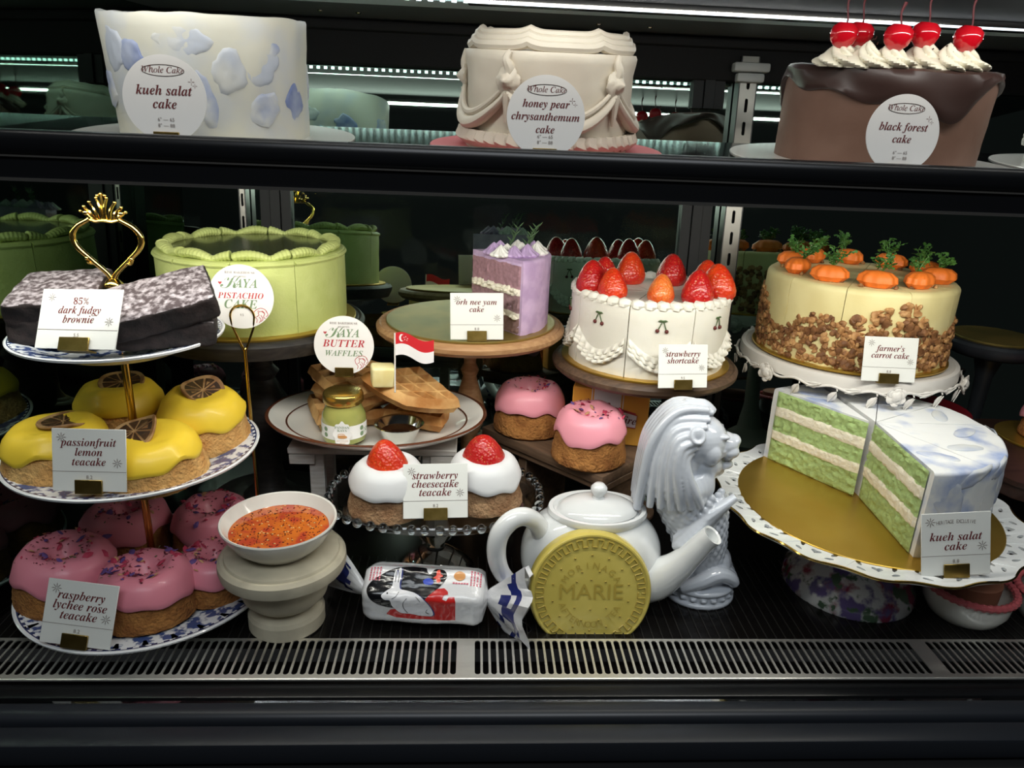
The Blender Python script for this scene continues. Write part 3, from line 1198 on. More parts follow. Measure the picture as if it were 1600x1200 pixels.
# brass loop holder with its round sign
t = thing('sign_holder', 'tall brass rod holder with open loop at its top', 'card holder', (-.2420, .771, 0))
g = G()
g.tube([(0, 0, .004), (0, 0, .259)], .0019, 10)
g.obj('rod', brass, t)
g = G()
P = [(0, 0, .256), (-.004, 0, .266), (-.0110, 0, .284)] + [(.0125 * cos(a), 0, .2955 + .0125 * sin(a)) for a in [pi * (1.08 - k * 1.16 / 14) for k in range(15)]] + [(.0110, 0, .284), (.004, 0, .266), (0, 0, .256)]
g.tube(P, .00125, 8)
g.tube([(.0016 * cos(k), .0016 * sin(k), .256 + .0008 * k) for k in range(7)], .0008, 6)
g.obj('loop', brass, t)
G().lathe([(0, 0), (.022, 0), (.022, .003), (.02, .005), (0, .005)], 32).obj('base', brass, t)
round_sign(['PISTACHIO', 'CAKE'], .0338, (-.2420, .7735, .3165), (-.10, 0, 0), 'round sign for kaya pistachio cake held in brass loop', 'ring', False)

# ------------------------------------------------------------------ yam cake
stand('light turned wooden stand under the lilac yam cake', (0, .925, 0), .121, .257, wood_l, .014, .0098, .040)
board('smeared golden board under the lilac yam cake', (0, .925, .2573), .1085, goldg)


def layered(name, bands, rough_amt=.6):
    """cut face: horizontal bands of sponge and cream by height"""
    m = bpy.data.materials.new(name)
    m.use_nodes = True
    nt = m.node_tree
    b = nt.nodes['Principled BSDF']
    b.inputs['Roughness'].default_value = .85
    tc = nt.nodes.new('ShaderNodeTexCoord')
    sp = nt.nodes.new('ShaderNodeSeparateXYZ')
    nt.links.new(tc.outputs['Object'], sp.inputs[0])
    n1 = nt.nodes.new('ShaderNodeTexNoise')
    n1.inputs['Scale'].default_value = 60
    nt.links.new(tc.outputs['Object'], n1.inputs['Vector'])
    ma = nt.nodes.new('ShaderNodeMath')
    ma.operation = 'MULTIPLY_ADD'
    ma.inputs[1].default_value = .005
    nt.links.new(n1.outputs[0], ma.inputs[0])
    nt.links.new(sp.outputs[2], ma.inputs[2])
    mr = nt.nodes.new('ShaderNodeMapRange')
    mr.inputs[1].default_value, mr.inputs[2].default_value = .0025, .1025
    nt.links.new(ma.outputs[0], mr.inputs[0])
    r = nt.nodes.new('ShaderNodeValToRGB')
    r.color_ramp.interpolation = 'CONSTANT'
    e = r.color_ramp.elements
    for i, (z, c) in enumerate(bands):
        q = e[i] if i < 2 else e.new(z / .1)
        q.position = z / .1
        q.color = lin(c)
    nt.links.new(mr.outputs[0], r.inputs[0])
    n2 = nt.nodes.new('ShaderNodeTexNoise')
    n2.inputs['Scale'].default_value = 260
    n2.inputs['Detail'].default_value = 6
    nt.links.new(tc.outputs['Object'], n2.inputs['Vector'])
    mx = nt.nodes.new('ShaderNodeMixRGB')
    mx.blend_type = 'OVERLAY'
    mx.inputs[0].default_value = .35
    nt.links.new(r.outputs[0], mx.inputs[1])
    nt.links.new(n2.outputs[0], mx.inputs[2])
    nt.links.new(mx.outputs[0], b.inputs['Base Color'])
    bn = nt.nodes.new('ShaderNodeBump')
    bn.inputs['Strength'].default_value = rough_amt
    bn.inputs['Distance'].default_value = .0015
    nt.links.new(n2.outputs[0], bn.inputs['Height'])
    nt.links.new(bn.outputs[0], b.inputs['Normal'])
    return m


def cut_face(ang, R, z0, z1, amp, seed, bands, side=1):
    """a rough cut face standing along direction ang from the centre; cream bands bulge a little"""
    g = G()
    n, k = 44, 40
    vs, fs = [], []
    nx, ny = sin(ang) * side, -cos(ang) * side
    for i in range(n + 1):
        r = .0005 + (R - .001) * i / n
        for j in range(k + 1):
            z = z0 + (z1 - z0) * j / k
            edge_ = 0 if i in (0, n) or j in (0, k) else 1
            band = 0
            for q, bd in enumerate(bands):
                if z >= bd[0]:
                    band = q
            d = (amp * nz(r, z + seed, seed, 170) + amp * .8 * nz(r, z, seed + 2, 420)) * (1 if bands[band][2] else .35) + (0 if bands[band][2] else .0012)
            d = (d + .0012) * edge_
            vs.append((r * cos(ang) + nx * d, r * sin(ang) + ny * d, z))
    for i in range(n):
        for j in range(k):
            fs.append((i * (k + 1) + j, (i + 1) * (k + 1) + j, (i + 1) * (k + 1) + j + 1, i * (k + 1) + j + 1))
    return g.add(vs, fs)


lil = mat('lilac_frosting', (206, 178, 212), .55, col2=(184, 156, 194), scale=50, bump=.4, bscale=120)
yam_b = [(0, (146, 116, 112), 1), (.020, (226, 218, 202), 0), (.027, (150, 118, 124), 1), (.047, (232, 226, 210), 0), (.055, (160, 122, 132), 1), (.083, (196, 170, 204), 1)]
yam_f = layered('yam_layers', [(z, c) for z, c, s in yam_b])
yam_c = [(z, c) for z, c, s in yam_b]
R, H = .0975, .0895
t = thing('cake_slice', 'tall lilac yam cake piece with purple sponge and cream layers', 'cake', (0, .925, .2604))
a0, ac, a1 = radians(-53), radians(-12), radians(12)
for k, (p, q) in enumerate(((a0, ac), (ac, a1))):
    g = wedge_body(cyl_prof(R, H, .004), p, q, .0016, 70, k * 3.0, 16, .0010)
    s = g.obj('slice', lil, t)
    if k == 0:
        g = G()
        fc = cut_face(p, R - .003, .001, H - .004, .0016, 1.0, [(z, f, f) for z, c, f in yam_b])
        fc.obj('cut_face', yam_f, s, loc=(.0006, -.0002, 0))
        g = G()
        rd = random.Random(5)
        for i in range(46):     # cream squeezed out between the layers
            r = rd.uniform(.006, R * .93)
            z = rd.choice([.051, .051, .052, .0235]) + rd.uniform(-.003, .003)
            g.ball((r * cos(p) + .002 * sin(p), r * sin(p) - .002 * cos(p), z), (rd.uniform(.002, .005),) * 2 + (rd.uniform(.002, .0035),), 8, amp=.0012, fr=300)
        g.obj('cream_filling', mat('pale_cream', (232, 226, 208), .6), s)
wht = mat('white_meringue', (238, 236, 230), .5)
lilp = mat('lilac_meringue', (186, 160, 200), .5)
rd = random.Random(11)
for i, (x, y, z, r, m) in enumerate(((.034, -.046, .002, .0115, wht), (.026, -.030, .003, .012, lilp), (.050, -.046, .002, .0112, lilp), (.042, -.030, .004, .011, wht), (.066, -.040, .002, .0125, lilp),
                                     (.060, -.024, .003, .012, wht), (.078, -.026, .002, .0125, wht), (.076, -.008, .003, .012, lilp), (.082, .004, .002, .0105, wht), (.034, -.014, .003, .012, lilp), (.056, -.004, .003, .012, wht))):
    g = G()
    dollop(g, (0, 0, 0), r, r * 1.25, 9, .6, star=.3)
    g.obj('piped_meringue', m, t, loc=(x, y, H - .0005))
for i, (x, y) in enumerate(((.046, -.020), (.064, -.034), (.070, -.012))):
    g = G()
    P = [(0, 0, .004), (.004, .001, .016), (.010, .002, .027)]
    g.tube(bez(P, 8), .0005, 5)
    for q in range(12):
        f = q / 11
        b = Vector((.010 * f, .002 * f, .006 + .021 * f))
        d = Vector((sin(q * 2.4) * .006, cos(q * 2.4) * .006, .006))
        g.tube([b, b + d * .5, b + d], [.0004, .0009, .0002], 5)
    g.obj('rosemary_sprig', mat('rosemary', (70, 96, 62), .6), t, loc=(x, y, H + .004))
price_card(['orh nee yam', 'cake'], '8.8', .0614, .0538, (.0074, .822, .2620), (.011, -.255, -.021), 'price card for orh nee yam cake beside lilac slice', .80, .19)

# ------------------------------------------------------------------ strawberry shortcake
wood_s = mat('walnut_stand', (98, 76, 58), .55, col2=(76, 58, 45), scale=20, detail=6, stretch=(1, 9, 9), bump=.06, bscale=40)
stand('brown wooden stand under the white strawberry shortcake', (.222, .89, 0), .117, .2235, wood_s, .014, .010, .035)
board('gold board under the white strawberry shortcake', (.222, .89, .2237), .1055, gold)
R, H = .0955, .084
frost = mat('white_frosting', (230, 227, 216), .55, col2=(222, 218, 206), scale=22, bump=.3, bscale=140, bdist=.0012, sss=.04)
t = thing('round_cake', 'white strawberry shortcake with ruffles, cherry motifs and upright strawberries', 'cake', (.222, .89, .2268))
brown_c = mat('cocoa_cherry', (92, 34, 30), .5)
green_c = mat('leaf_green', (70, 92, 52), .5)
n = 8
for i in range(n):
    da = 2 * pi / n
    a = radians(-116.5) + i * da
    am = a + da / 2
    g = wedge_body(cyl_prof(R, H, .003), a, a + da, .0009, 90, i * 1.3, 12, 0)
    s = g.obj('slice', frost, t, loc=(.0016 * cos(am), .0016 * sin(am), 0))
    g = G()
    # rope border on top
    m = 5
    for q in range(m):
        aa = a + da * (q + .5) / m
        M = Matrix.Translation(((R - .0055) * cos(aa), (R - .0055) * sin(aa), H + .0015)) @ Matrix.Rotation(aa + pi / 2 + .35, 4, 'Z') @ Matrix.Rotation(pi / 2, 4, 'Y')
        u = G()
        u.lathe([(0, -.0085), (.005, -.0065), (.0072, -.001), (.006, .0045), (.0025, .0085), (0, .0095)], 12, rf=lambda th, r, z: (r * (1 + .12 * cos(5 * th + z * 200)), z))
        g.geo(u, M @ Matrix.Diagonal((.9, 1.1, 1, 1)))
    g.obj('rope_border', frost, s)
    # three ruffled garlands drooping across the slice
    for k in range(3):
        g = G()
        vs, fs = [], []
        N = 60
        for q in range(N + 1):
            f = q / N
            aa = a + .02 + f * (da - .04)
            sag = sin(pi * f)
            z = .047 - .020 * sag - k * .0052
            wv = sin(f * pi * (15 + k)) * .0026
            w = .0095 - k * .0006
            for j in range(5):
                e = j / 4
                rr = R + .0004 + (.0028 + .0030 * k * .5 + wv * e) * sin(e * pi * .62)
                vs.append((rr * cos(aa), rr * sin(aa), z - w * e * .75 + wv * e * .4))
            for j in range(5):
                e = 1 - j / 4
                rr = R - .0002 + (.0014 + wv * e * .8) * sin(e * pi * .62)
                vs.append((rr * cos(aa), rr * sin(aa), z - w * e * .75 - .0012 + wv * e * .4))
        for q in range(N):
            for j in range(10):
                fs.append((q * 10 + j, q * 10 + (j + 1) % 10, (q + 1) * 10 + (j + 1) % 10, (q + 1) * 10 + j))
        fs += [tuple(range(10)), tuple(N * 10 + j for j in range(10))]
        g.add(vs, fs)
        g.obj('ruffle', frost, s)
    # cherry motif
    g = G()
    for dx, dz, mi in ((-.0052, -.005, 0), (.0052, -.0055, 0)):
        aa = am + dx / R
        g.ball(((R + .0008) * cos(aa), (R + .0008) * sin(aa), .064 + dz), .0024, 10, 0)
        g.tube([((R + .001) * cos(aa), (R + .001) * sin(aa), .064 + dz), ((R + .0012) * cos(am + dx * .3 / R), (R + .0012) * sin(am + dx * .3 / R), .068), ((R + .001) * cos(am), (R + .001) * sin(am), .0705)], .0006, 5, 1)
    g.tube([((R + .001) * cos(am + dx / R), (R + .001) * sin(am + dx / R), .0705 + .0004 * cos(dx * 300)) for dx in (-.0052, -.003, 0, .003, .0052)], [.0004, .0013, .0008, .0013, .0004], 6, 1)
    g.obj('cherry_motif', [brown_c, green_c], s)
sm = [strawberry_mesh(.040, .5, q) for q in (0, 1.3, 2.6)]
for i, (x, y, z, sc, m, tl) in enumerate(((-.076, -.018, 0, 1.0, red_b, -.05), (-.056, .020, 0, .95, red_b, 0), (-.056, -.048, 0, .92, org_b, .1), (-.018, .048, 0, 1.02, org_b, 0), (-.004, -.062, 0, .84, pale_b, -.15),
                                          (.036, .046, 0, 1.0, red_b, 0), (.042, -.060, 0, 1.0, red_b, -.1), (.072, .012, 0, .98, org_b, .05), (.072, -.036, 0, 1.08, org_b, .08))):
    o = sm[i % 3].obj('strawberry', m, t, loc=(x, y, H - .0005), rot=(.0, tl, i * 1.1))
    o.scale = (sc, sc, sc)
price_card(['strawberry', 'shortcake'], '9.5', .0585, .0487, (.2385, .7665, .2278), (.139, -.26, .015), 'price card for strawberry shortcake leaning on white ruffled cake', .78, .20)

# ------------------------------------------------------------------ carrot cake on the white garland stand
wp = mat('white_painted_metal', (216, 212, 206), .45, bump=.1, bscale=60)
cx, cy, zt = .498, .915, .2335
t = thing('cake_stand', 'white cake stand edged with leaf garland and roses', 'cake stand', (cx, cy, 0))
R = .134
g = G()
g.lathe([(0, zt), (R - .008, zt), (R - .006, zt + .0015), (R - .001, zt + .001), (R, zt - .002), (R, zt - .013), (R - .004, zt - .014), (R * .5, zt - .012), (.02, zt - .014), (0, zt - .014)], 96)
g.obj('top_plate', wp, t)
G().lathe([(.030, zt - .013), (.016, zt - .03), (.011, zt * .6), (.013, zt * .3), (.022, .03), (.05, .012), (.06, .006), (.06, 0), (0, 0)], 40).obj('pedestal', wp, t)
g = G()
P = []
for i in range(240):
    a = 2 * pi * i / 240
    P.append(((R + .004) * cos(a), (R + .004) * sin(a), zt - .0125 + .0022 * sin(i * 2 * pi * 20 / 240)))
g.tube(P, .0016, 6, closed=True)
for i in range(20):
    a = 2 * pi * (i + .3) / 20
    if min(abs((a - q + pi) % (2 * pi) - pi) for q in (-2.70, -1.62, -.72, 1.0, 2.2)) < .10:
        continue
    for dn, da, sz in ((-.0115, 0, .82), (-.001, .15, .7)):
        c = Vector(((R + .0035) * cos(a + da), (R + .0035) * sin(a + da), zt - .0125 + dn))
        M = Matrix.Translation(c) @ Matrix.Rotation(a + da - pi / 2 + pi, 4, 'Z') @ Matrix.Rotation(.5 if dn < -.01 else 1.2, 4, 'Y') @ Matrix.Rotation(.15, 4, 'X')
        q = G()
        q.lathe([(0, -.0105), (.0036, -.006), (.0062, 0), (.0048, .0055), (.0015, .0095), (0, .0112)], 10)
        g.geo(q, M @ Matrix.Diagonal((sz, .32 * sz, sz, 1)))
        g.tube([M @ Vector((0, -.0022, -.008)), M @ Vector((0, -.0026, 0)), M @ Vector((0, -.0022, .009))], .0006, 5)
        g.tube([M @ Vector((0, 0, .010)), ((R + .004) * cos(a + .03), (R + .004) * sin(a + .03), zt - .0125)], .0009, 5)
g.obj('leaf_garland', wp, t)
for a in (-2.70, -1.62, -.72, 1.0, 2.2):
    g = G()
    M = Matrix.Translation(((R + .004) * cos(a), (R + .004) * sin(a), zt - .013)) @ Matrix.Rotation(a + pi / 2, 4, 'Z') @ Matrix.Rotation(pi / 2, 4, 'X')
    for ring, (n2, rr, tl) in enumerate(((6, .0105, .55), (5, .0075, .95), (4, .004, 1.3))):
        for k in range(n2):
            b = 2 * pi * k / n2 + ring * .5
            q = G()
            q.ball((0, 0, 0), (.0062 - ring * .001, .0014, .0068 - ring * .001), 10, amp=.0008, fr=200)
            g.geo(q, M @ Matrix.Rotation(b, 4, 'Z') @ Matrix.Translation((0, -rr * .62, .003 + ring * .002)) @ Matrix.Rotation(tl + .5, 4, 'X'))
    g.ball(M @ Vector((0, 0, .005)), .003, 8)
    g.obj('rose', wp, t)
board('gold board under the walnut-coated carrot cake', (cx, cy, zt + .0016), .120, gold)
R, H = .1125, .097
t = thing('round_cake', 'pale yellow carrot cake coated with walnuts and topped with icing carrots', 'cake', (cx, cy, zt + .0048))
yel = mat('cream_cheese_frosting', (226, 214, 158), .55, col2=(218, 204, 146), scale=24, bump=.2, bscale=120)
for i in range(10):
    da = 2 * pi / 10
    a = radians(-124) + i * da
    wedge_body(cyl_prof(R, H, .007), a, a + da, .0013, 60, i * 2.1, 10, .0012).obj('slice', yel, t)
wal = [mat('walnut', (168, 124, 78), .6, col2=(126, 84, 46), scale=160, bump=.5, bscale=260), mat('dark_walnut', (140, 96, 58), .6, col2=(104, 66, 36), scale=160, bump=.5, bscale=260), mat('pale_walnut', (196, 152, 100), .6, col2=(160, 112, 66), scale=160, bump=.5, bscale=260)]
nuts = []
for q in range(6):
    g = G()
    rr = random.Random(q)
    for k in range(4):
        g.ball((rr.uniform(-.0035, .0035), rr.uniform(-.0015, .0015), rr.uniform(-.0035, .0035)), (rr.uniform(.002, .0042), rr.uniform(.0016, .0026), rr.uniform(.002, .0042)), 8, amp=.0016, fr=330)
    o = g.obj('walnut_piece', wal[q % 3], t)
    nuts.append(o)
rd = random.Random(21)
spots = []
tries = 0
while len(spots) < 560 and tries < 20000:
    tries += 1
    a = rd.uniform(-pi, pi)
    top_ = .060 + .016 * sin(3 * a + .5) + .010 * sin(7 * a) - .02 * max(0, cos(a + 1.45)) ** 6 * 0
    z = rd.uniform(.004, top_)
    if all(abs(((a - b + pi) % (2 * pi) - pi)) * R > .0046 or abs(z - w) > .0046 for b, w in spots):
        spots.append((a, z))
spots.sort(key=lambda s: sin(s[0]))
for i, (a, z) in enumerate(spots[:100]):
    o = nuts[i] if i < 6 else nuts[i % 6].copy()
    if i >= 6:
        COL.objects.link(o)
        o.parent = t
    o.scale = (1.35,) * 3
    o.location = ((R + .0016) * cos(a), (R + .0016) * sin(a), z)
    o.rotation_euler = (rd.uniform(-.4, .4), rd.uniform(0, 6), a + pi / 2)
g = G()
proto = []
for q in range(4):
    u = G()
    rr = random.Random(q + 40)
    for k in range(3):
        u.ball((rr.uniform(-.003, .003), rr.uniform(-.0015, .0015), rr.uniform(-.003, .003)), (rr.uniform(.002, .004), .002, rr.uniform(.002, .004)), 7, amp=.0014, fr=330)
    proto.append(u)
for i, (a, z) in enumerate(spots[100:]):
    g.geo(proto[i % 4], Matrix.Translation(((R + .0016) * cos(a), (R + .0016) * sin(a), z)) @ Matrix.Rotation(a + pi / 2, 4, 'Z') @ Matrix.Rotation(i, 4, 'Y') @ Matrix.Scale(1.3, 4), i % 3)
stuff(g.obj('walnut_coating', wal, t))
orange = mat('orange_icing', (236, 122, 44), .5, bump=.1, bscale=140)
pars = mat('parsley_green', (62, 104, 44), .5, col2=(84, 128, 56), scale=120)


def parsley(seed):
    rr = random.Random(seed)
    g = G()
    for s in range(5):
        d = Vector((rr.uniform(-.9, .9), rr.uniform(-.5, .5), rr.uniform(.7, 1.1))).normalized() * rr.uniform(.010, .017)
        g.tube([(0, 0, 0), d * .5 + Vector((0, 0, .001)), d], .0004, 4)
        for q in range(9):
            f = .35 + .65 * q / 8
            b = d * f
            e = Vector((rr.uniform(-1, 1), rr.uniform(-1, 1), rr.uniform(-.2, .8))).normalized()
            L = rr.uniform(.0035, .0062)
            sd = e.cross(Vector((rr.uniform(-1, 1), rr.uniform(-1, 1), 1))).normalized()
            up = e.cross(sd) * .0008
            g.add([b, b + e * L * .35 + sd * L * .28 + up, b + e * L * .5 + sd * L * .16, b + e * L * .8 + sd * L * .30 + up, b + e * L + up, b + e * L * .8 - sd * L * .30 + up, b + e * L * .5 - sd * L * .16, b + e * L * .35 - sd * L * .28 + up],
                  [(0, 1, 2), (2, 3, 4), (4, 5, 6), (6, 7, 0), (0, 2, 4, 6)])
    return g


for i in range(10):
    a = radians(-106) + i * 2 * pi / 10
    rr = R * .76
    z = H
    g = G()
    g.lathe([(0, 0), (.0085, .001), (.0125, .006), (.0118, .0115), (.008, .0155), (0, .0168)], 72, rf=lambda th, r, zz: (r * (1 + .05 * cos(9 * th)), zz), M=Matrix.Diagonal((1.75, 1.2, 1.2, 1)))
    c = g.obj('icing_carrot', orange, t, loc=(rr * cos(a), rr * sin(a), z - .0005), rot=(0, 0, a + 1.2 + .8 * sin(i * 2.3)))
    parsley(i).obj('parsley', pars, c, loc=(.002, .006, .017), smooth=False, weld=False).scale = (1.6,) * 3
    for k in range(5):
        q = G()
        q.ball((0, 0, 0), (.0036, .0028, .0026), 8, amp=.0016, fr=330)
        b = a + (-.19 + .095 * k) + .03 * sin(k * 5 + i)
        r2 = rr + .010 * cos(k * 3 + i)
        if abs(k - 2) > .5:
            q.obj('walnut_crumb', wal[(k + i) % 3], t, loc=(r2 * cos(b), r2 * sin(b), H + .002), rot=(0, 0, k))
price_card(["farmer's", 'carrot cake'], '8.8', .0628, .0514, (.4815, .780, .2360), (-.034, -.22, .008), 'price card for farmers carrot cake on white garland stand', .74, .19)

# ------------------------------------------------------------------ waffle plate on a small white stool
ww = mat('weathered_white_wood', (196, 192, 186), .65, col2=(170, 162, 152), scale=30, detail=6, lo=.35, hi=.7, stretch=(1.5, 10, 10), bump=.1, bscale=60)
t = thing('stool', 'small weathered white wooden stool under the waffle plate', 'stool', (-.1115, .830, 0))
G().rbox((0, 0, .1316), (.196, .082, .008), .0012, 1).obj('seat', ww, t)
g = G()
g.rbox((-.082, -.034, .1206), (.030, .012, .013), .001, 1)
g.rbox((.082, -.034, .1206), (.030, .012, .013), .001, 1)
g.rbox((0, .032, .1206), (.18, .010, .012), .001, 1)
g.obj('apron', ww, t)
for sx in (-1, 1):
    for sy in (-1, 1):
        g = G()
        g.rbox((sx * .066, sy * .030, .0635), (.017, .013, .127), .001, 1)
        g.obj('leg', ww, t)
white_gl = mat('white_glaze', (226, 224, 216), .16, coat=.3)
brown_gl = mat('brown_glaze', (92, 52, 34), .25, coat=.3)
t = thing('oval_plate', 'oval white plate with brown rim lines holding waffles and jar', 'plate', (-.1115, .845, .1357))
RX, AS = .1313, .79
prf = [(0, .006), (.55, .006), (.66, .0075), (.80, .0145), (.93, .0225), (.985, .0255), (1.0, .0255), (1.005, .0235), (.99, .021), (.80, .009), (.62, .0015), (.56, 0), (.50, .0005), (0, .002)]
g = G()
g.lathe([(r * RX, z) for r, z in prf], 96)
g.v = [(x, y * AS, z) for x, y, z in g.v]
g.obj('dish', white_gl, t)
for rr, z, w in ((1.0, .0256, .0022), (.83, .0168, .0012)):
    g = G()
    g.tube([(rr * RX * cos(2 * pi * i / 96), rr * RX * AS * sin(2 * pi * i / 96), z) for i in range(96)], w, 6, closed=True)
    g.v = [(x, y, z + (zz - z) * .35) for x, y, zz in g.v]
    g.obj('brown_line', brown_gl, t)
waf = mat('waffle_crust', (228, 184, 120), .7, col2=(176, 118, 60), scale=34, detail=6, lo=.35, hi=.65, bump=.3, bscale=220)


def waffle(label, loc, rot, cells=4, size=.078, th=.021, seed=0):
    g = G()
    N = 56
    vs, fs = [], []

    def shape(u, v):
        u2, v2 = u - .08, v - .08
        return (u * (1 - .24 * v * v) * size, v * (1 - .24 * u * u) * size)

    def height(u, v):
        p = 1.0 / cells
        du, dv = abs((u / p + .0) % 1 - .5) * 2, abs((v / p) % 1 - .5) * 2
        m = max(du, dv)
        e = max(0, min(1, (m - .62) / .20))
        e = e * e * (3 - 2 * e)
        e = max(e, 0 if .02 < u < .98 and .02 < v < .98 else 1)
        return th * (.10 + .90 * e) + .0006 * nz(u + seed, v, 0, 9)
    for i in range(N + 1):
        for j in range(N + 1):
            u, v = i / N, j / N
            x, y = shape(u, v)
            ed = min(u, v, 1 - u, 1 - v)
            vs.append((x, y, height(u, v) - (.0022 if ed < .001 else 0)))
    for i in range(N):
        for j in range(N):
            fs.append((i * (N + 1) + j, (i + 1) * (N + 1) + j, (i + 1) * (N + 1) + j + 1, i * (N + 1) + j + 1))
    ring = [i * (N + 1) for i in range(N)] + [N * (N + 1) + j for j in range(N)] + [i * (N + 1) + N for i in range(N, 0, -1)] + [j for j in range(N, 0, -1)]
    c = Vector((size * .45, size * .45, 0))
    prev = ring
    for off, z in ((.0030, th * .62), (.0042, th * .5), (.0012, th * .42), (-.002, th * .06), (-.006, 0)):
        cur = []
        for q in ring:
            p = Vector(vs[q])
            d = (p - c)
            d.z = 0
            d.normalize()
            w = .0012 * nz(p.x + seed, p.y, z, 90)
            cur.append(len(vs))
            vs.append((p.x + d.x * (off + w), p.y + d.y * (off + w), z))
        k = len(ring)
        for q in range(k):
            fs.append((prev[q], prev[(q + 1) % k], cur[(q + 1) % k], cur[q]))
        prev = cur
    fs.append(tuple(prev))
    g.add(vs, fs)
    g.v = [(x - size * .45, y - size * .45, z) for x, y, z in g.v]
    o = g.obj('waffle', waf, loc=loc, rot=rot, angle=60)
    return tag(o, label, 'waffle', 'waffle pieces on the oval plate')


waffle('waffle piece lying at left behind the jar', (-.156, .862, .1440), (0, 0, .35), seed=1)
waffle('waffle piece lying under the topmost waffle at right', (-.062, .866, .1440), (0, 0, -.35), seed=2)
waffle('middle waffle piece between the left waffle and the sign', (-.137, .874, .1645), (.03, 0, .9), seed=5, size=.080)
waffle('waffle piece on the stack under the butter waffles sign', (-.140, .864, .1860), (.10, -.10, .6), seed=3, size=.085)
waffle('topmost waffle tilted toward the front with butter cube', (-.071, .824, .1870), (-.26, -.12, -2.40), seed=4, size=.080)
butter = mat('butter', (240, 230, 176), .4, col2=(232, 216, 150), scale=50, sss=.1)
g = G()
g.rbox((0, 0, 0), (.026, .022, .024), .003, 3)
g.v = [(x * (1 + 3.5 * (z)), y * (1 + 2 * z), z) for x, y, z in g.v]
o = g.obj('butter_cube', butter, loc=(-.0990, .800, .2235), rot=(.05, .06, .25))
tag(o, 'pale butter cube on the topmost waffle', 'butter')
# flag on a pick
t = thing('pick_flag', 'small red and white flag on a pick stuck in waffle', 'flag', (-.0845, .792, .2060))
G().tube([(0, 0, 0), (.0007, 0, .070)], .0009, 8).obj('stick', mat('pick_white', (232, 230, 224), .5), t)
redm, whm = mat('flag_red', (206, 40, 48), .55), mat('flag_white', (240, 238, 238), .55)


def wavep(u, v):
    """u 0..1 along, v 0..1 up"""
    return (.0008 + u * .043, .0014 * sin(u * 6.3), .043 + v * .026 + .0030 * sin(u * 6.0 + .3) - .006 * u)


for nm, v0, v1, m in (('red_half', .5, 1, redm), ('white_half', 0, .5, whm)):
    g = G()
    vs, fs = [], []
    for i in range(21):
        for v in (v0, v1):
            x, y, z = wavep(i / 20, v)
            vs += [(x, y - .0003, z), (x, y + .0003, z)]
    for i in range(20):
        a, b = i * 4, i * 4 + 4
        fs += [(a, a + 2, b + 2, b), (a + 1, b + 1, b + 3, a + 3), (a, b, b + 1, a + 1), (a + 2, a + 3, b + 3, b + 2)]
    fs += [(0, 1, 3, 2), (80, 82, 83, 81)]
    g.add(vs, fs)
    g.obj(nm, m, t)
g = G()


def fl(u, v, d=-.0007):
    x, y, z = wavep(u, v)
    return (x, y + d, z)


cresc = [(.17 + .105 * cos(a) * .62, .755 + .165 * sin(a)) for a in [radians(60 + k * 12) for k in range(21)]] + [(.205 + .085 * cos(a) * .62, .755 + .135 * sin(a)) for a in [radians(300 - k * 12) for k in range(21)]]
k = len(cresc)
g.add([fl(u, v) for u, v in cresc], [(i, i + 1, k - 2 - i, k - 1 - i) for i in range(k // 2 - 1)])
for q in range(5):
    a = pi / 2 + q * 2 * pi / 5
    cu, cv = .275 + .048 * cos(a), .755 + .078 * sin(a)
    pts = []
    for j in range(10):
        b = pi / 2 + j * pi / 5
        r = 1 if j % 2 == 0 else .42
        pts.append(fl(cu + .019 * r * cos(b), cv + .032 * r * sin(b)))
    g.add(pts + [fl(cu, cv)], [(j, (j + 1) % 10, 10) for j in range(10)])
g.obj('crescent_and_stars', whm, t, smooth=False)

# jar of green spread
t = thing('spread_jar', 'small glass jar of green spread with gold lid', 'jar', (-.1440, .797, .1450))
spread = mat('green_spread', (166, 166, 92), .12, coat=.8, col2=(150, 154, 84), scale=30)
g = G()
g.lathe([(0, 0), (.0205, 0), (.0245, .003), (.0255, .008), (.0255, .026), (.0245, .034), (.0215, .0405), (.0205, .0435), (.0205, .047), (0, .047)], 48)
g.obj('glass_body', spread, t)
g = G()
g.lathe([(0, .0605), (.0195, .0605), (.0215, .0595), (.0228, .0570), (.0230, .0490), (.0222, .0475), (.0205, .0475), (.0205, .046)], 60, rf=lambda th, r, z: (r * (1 + (.006 * cos(30 * th) if .048 < z < .058 and r > .0222 else 0)), z))
g.obj('lid', mat('gold_lid', (198, 166, 84), .25, .9), t)
g = G()
g.lathe([(.0257, .009), (.0258, .009), (.0258, .0255), (.0257, .0255)], 40, radians(-178), radians(-2))
lb = g.obj('label_band', paperw, t)
g = G()
for a, z in ((-140, .0205), (-140, .0135), (-40, .0205), (-40, .0135)):
    for k in range(1):
        a_ = radians(a + 8)
        M = Matrix.Translation((.02592 * cos(a_), .02592 * sin(a_), z)) @ Matrix.Rotation(a_ + pi / 2, 4, 'Z')
        g.add([(.0028 * cos(q * pi / 10), 0, .0028 * sin(q * pi / 10)) for q in range(20)], [tuple(range(20))], 0, M)
for a in (-158, -22, -12):
    a_ = radians(a)
    M = Matrix.Translation((.02592 * cos(a_), .02592 * sin(a_), .0165)) @ Matrix.Rotation(a_ + pi / 2, 4, 'Z')
    g.tube([M @ Vector((.0018 * cos(q * pi / 8), 0, .0025 * sin(q * pi / 8))) for q in range(16)], .0002, 4, closed=True)
g.obj('round_mark', inkgreen, lb, smooth=False)
g = G()
pts = []
for i in range(64):
    a = 2 * pi * i / 64
    r = 1 + .09 * cos(8 * a)
    pts.append((.0098 * r * cos(a), .0145 * r * sin(a)))
g.prism(pts, .0006, 0, Matrix.Translation((.002, -.0268, .017)))
tg = g.obj('scalloped_tag', paperw, t, angle=30)
g = G()
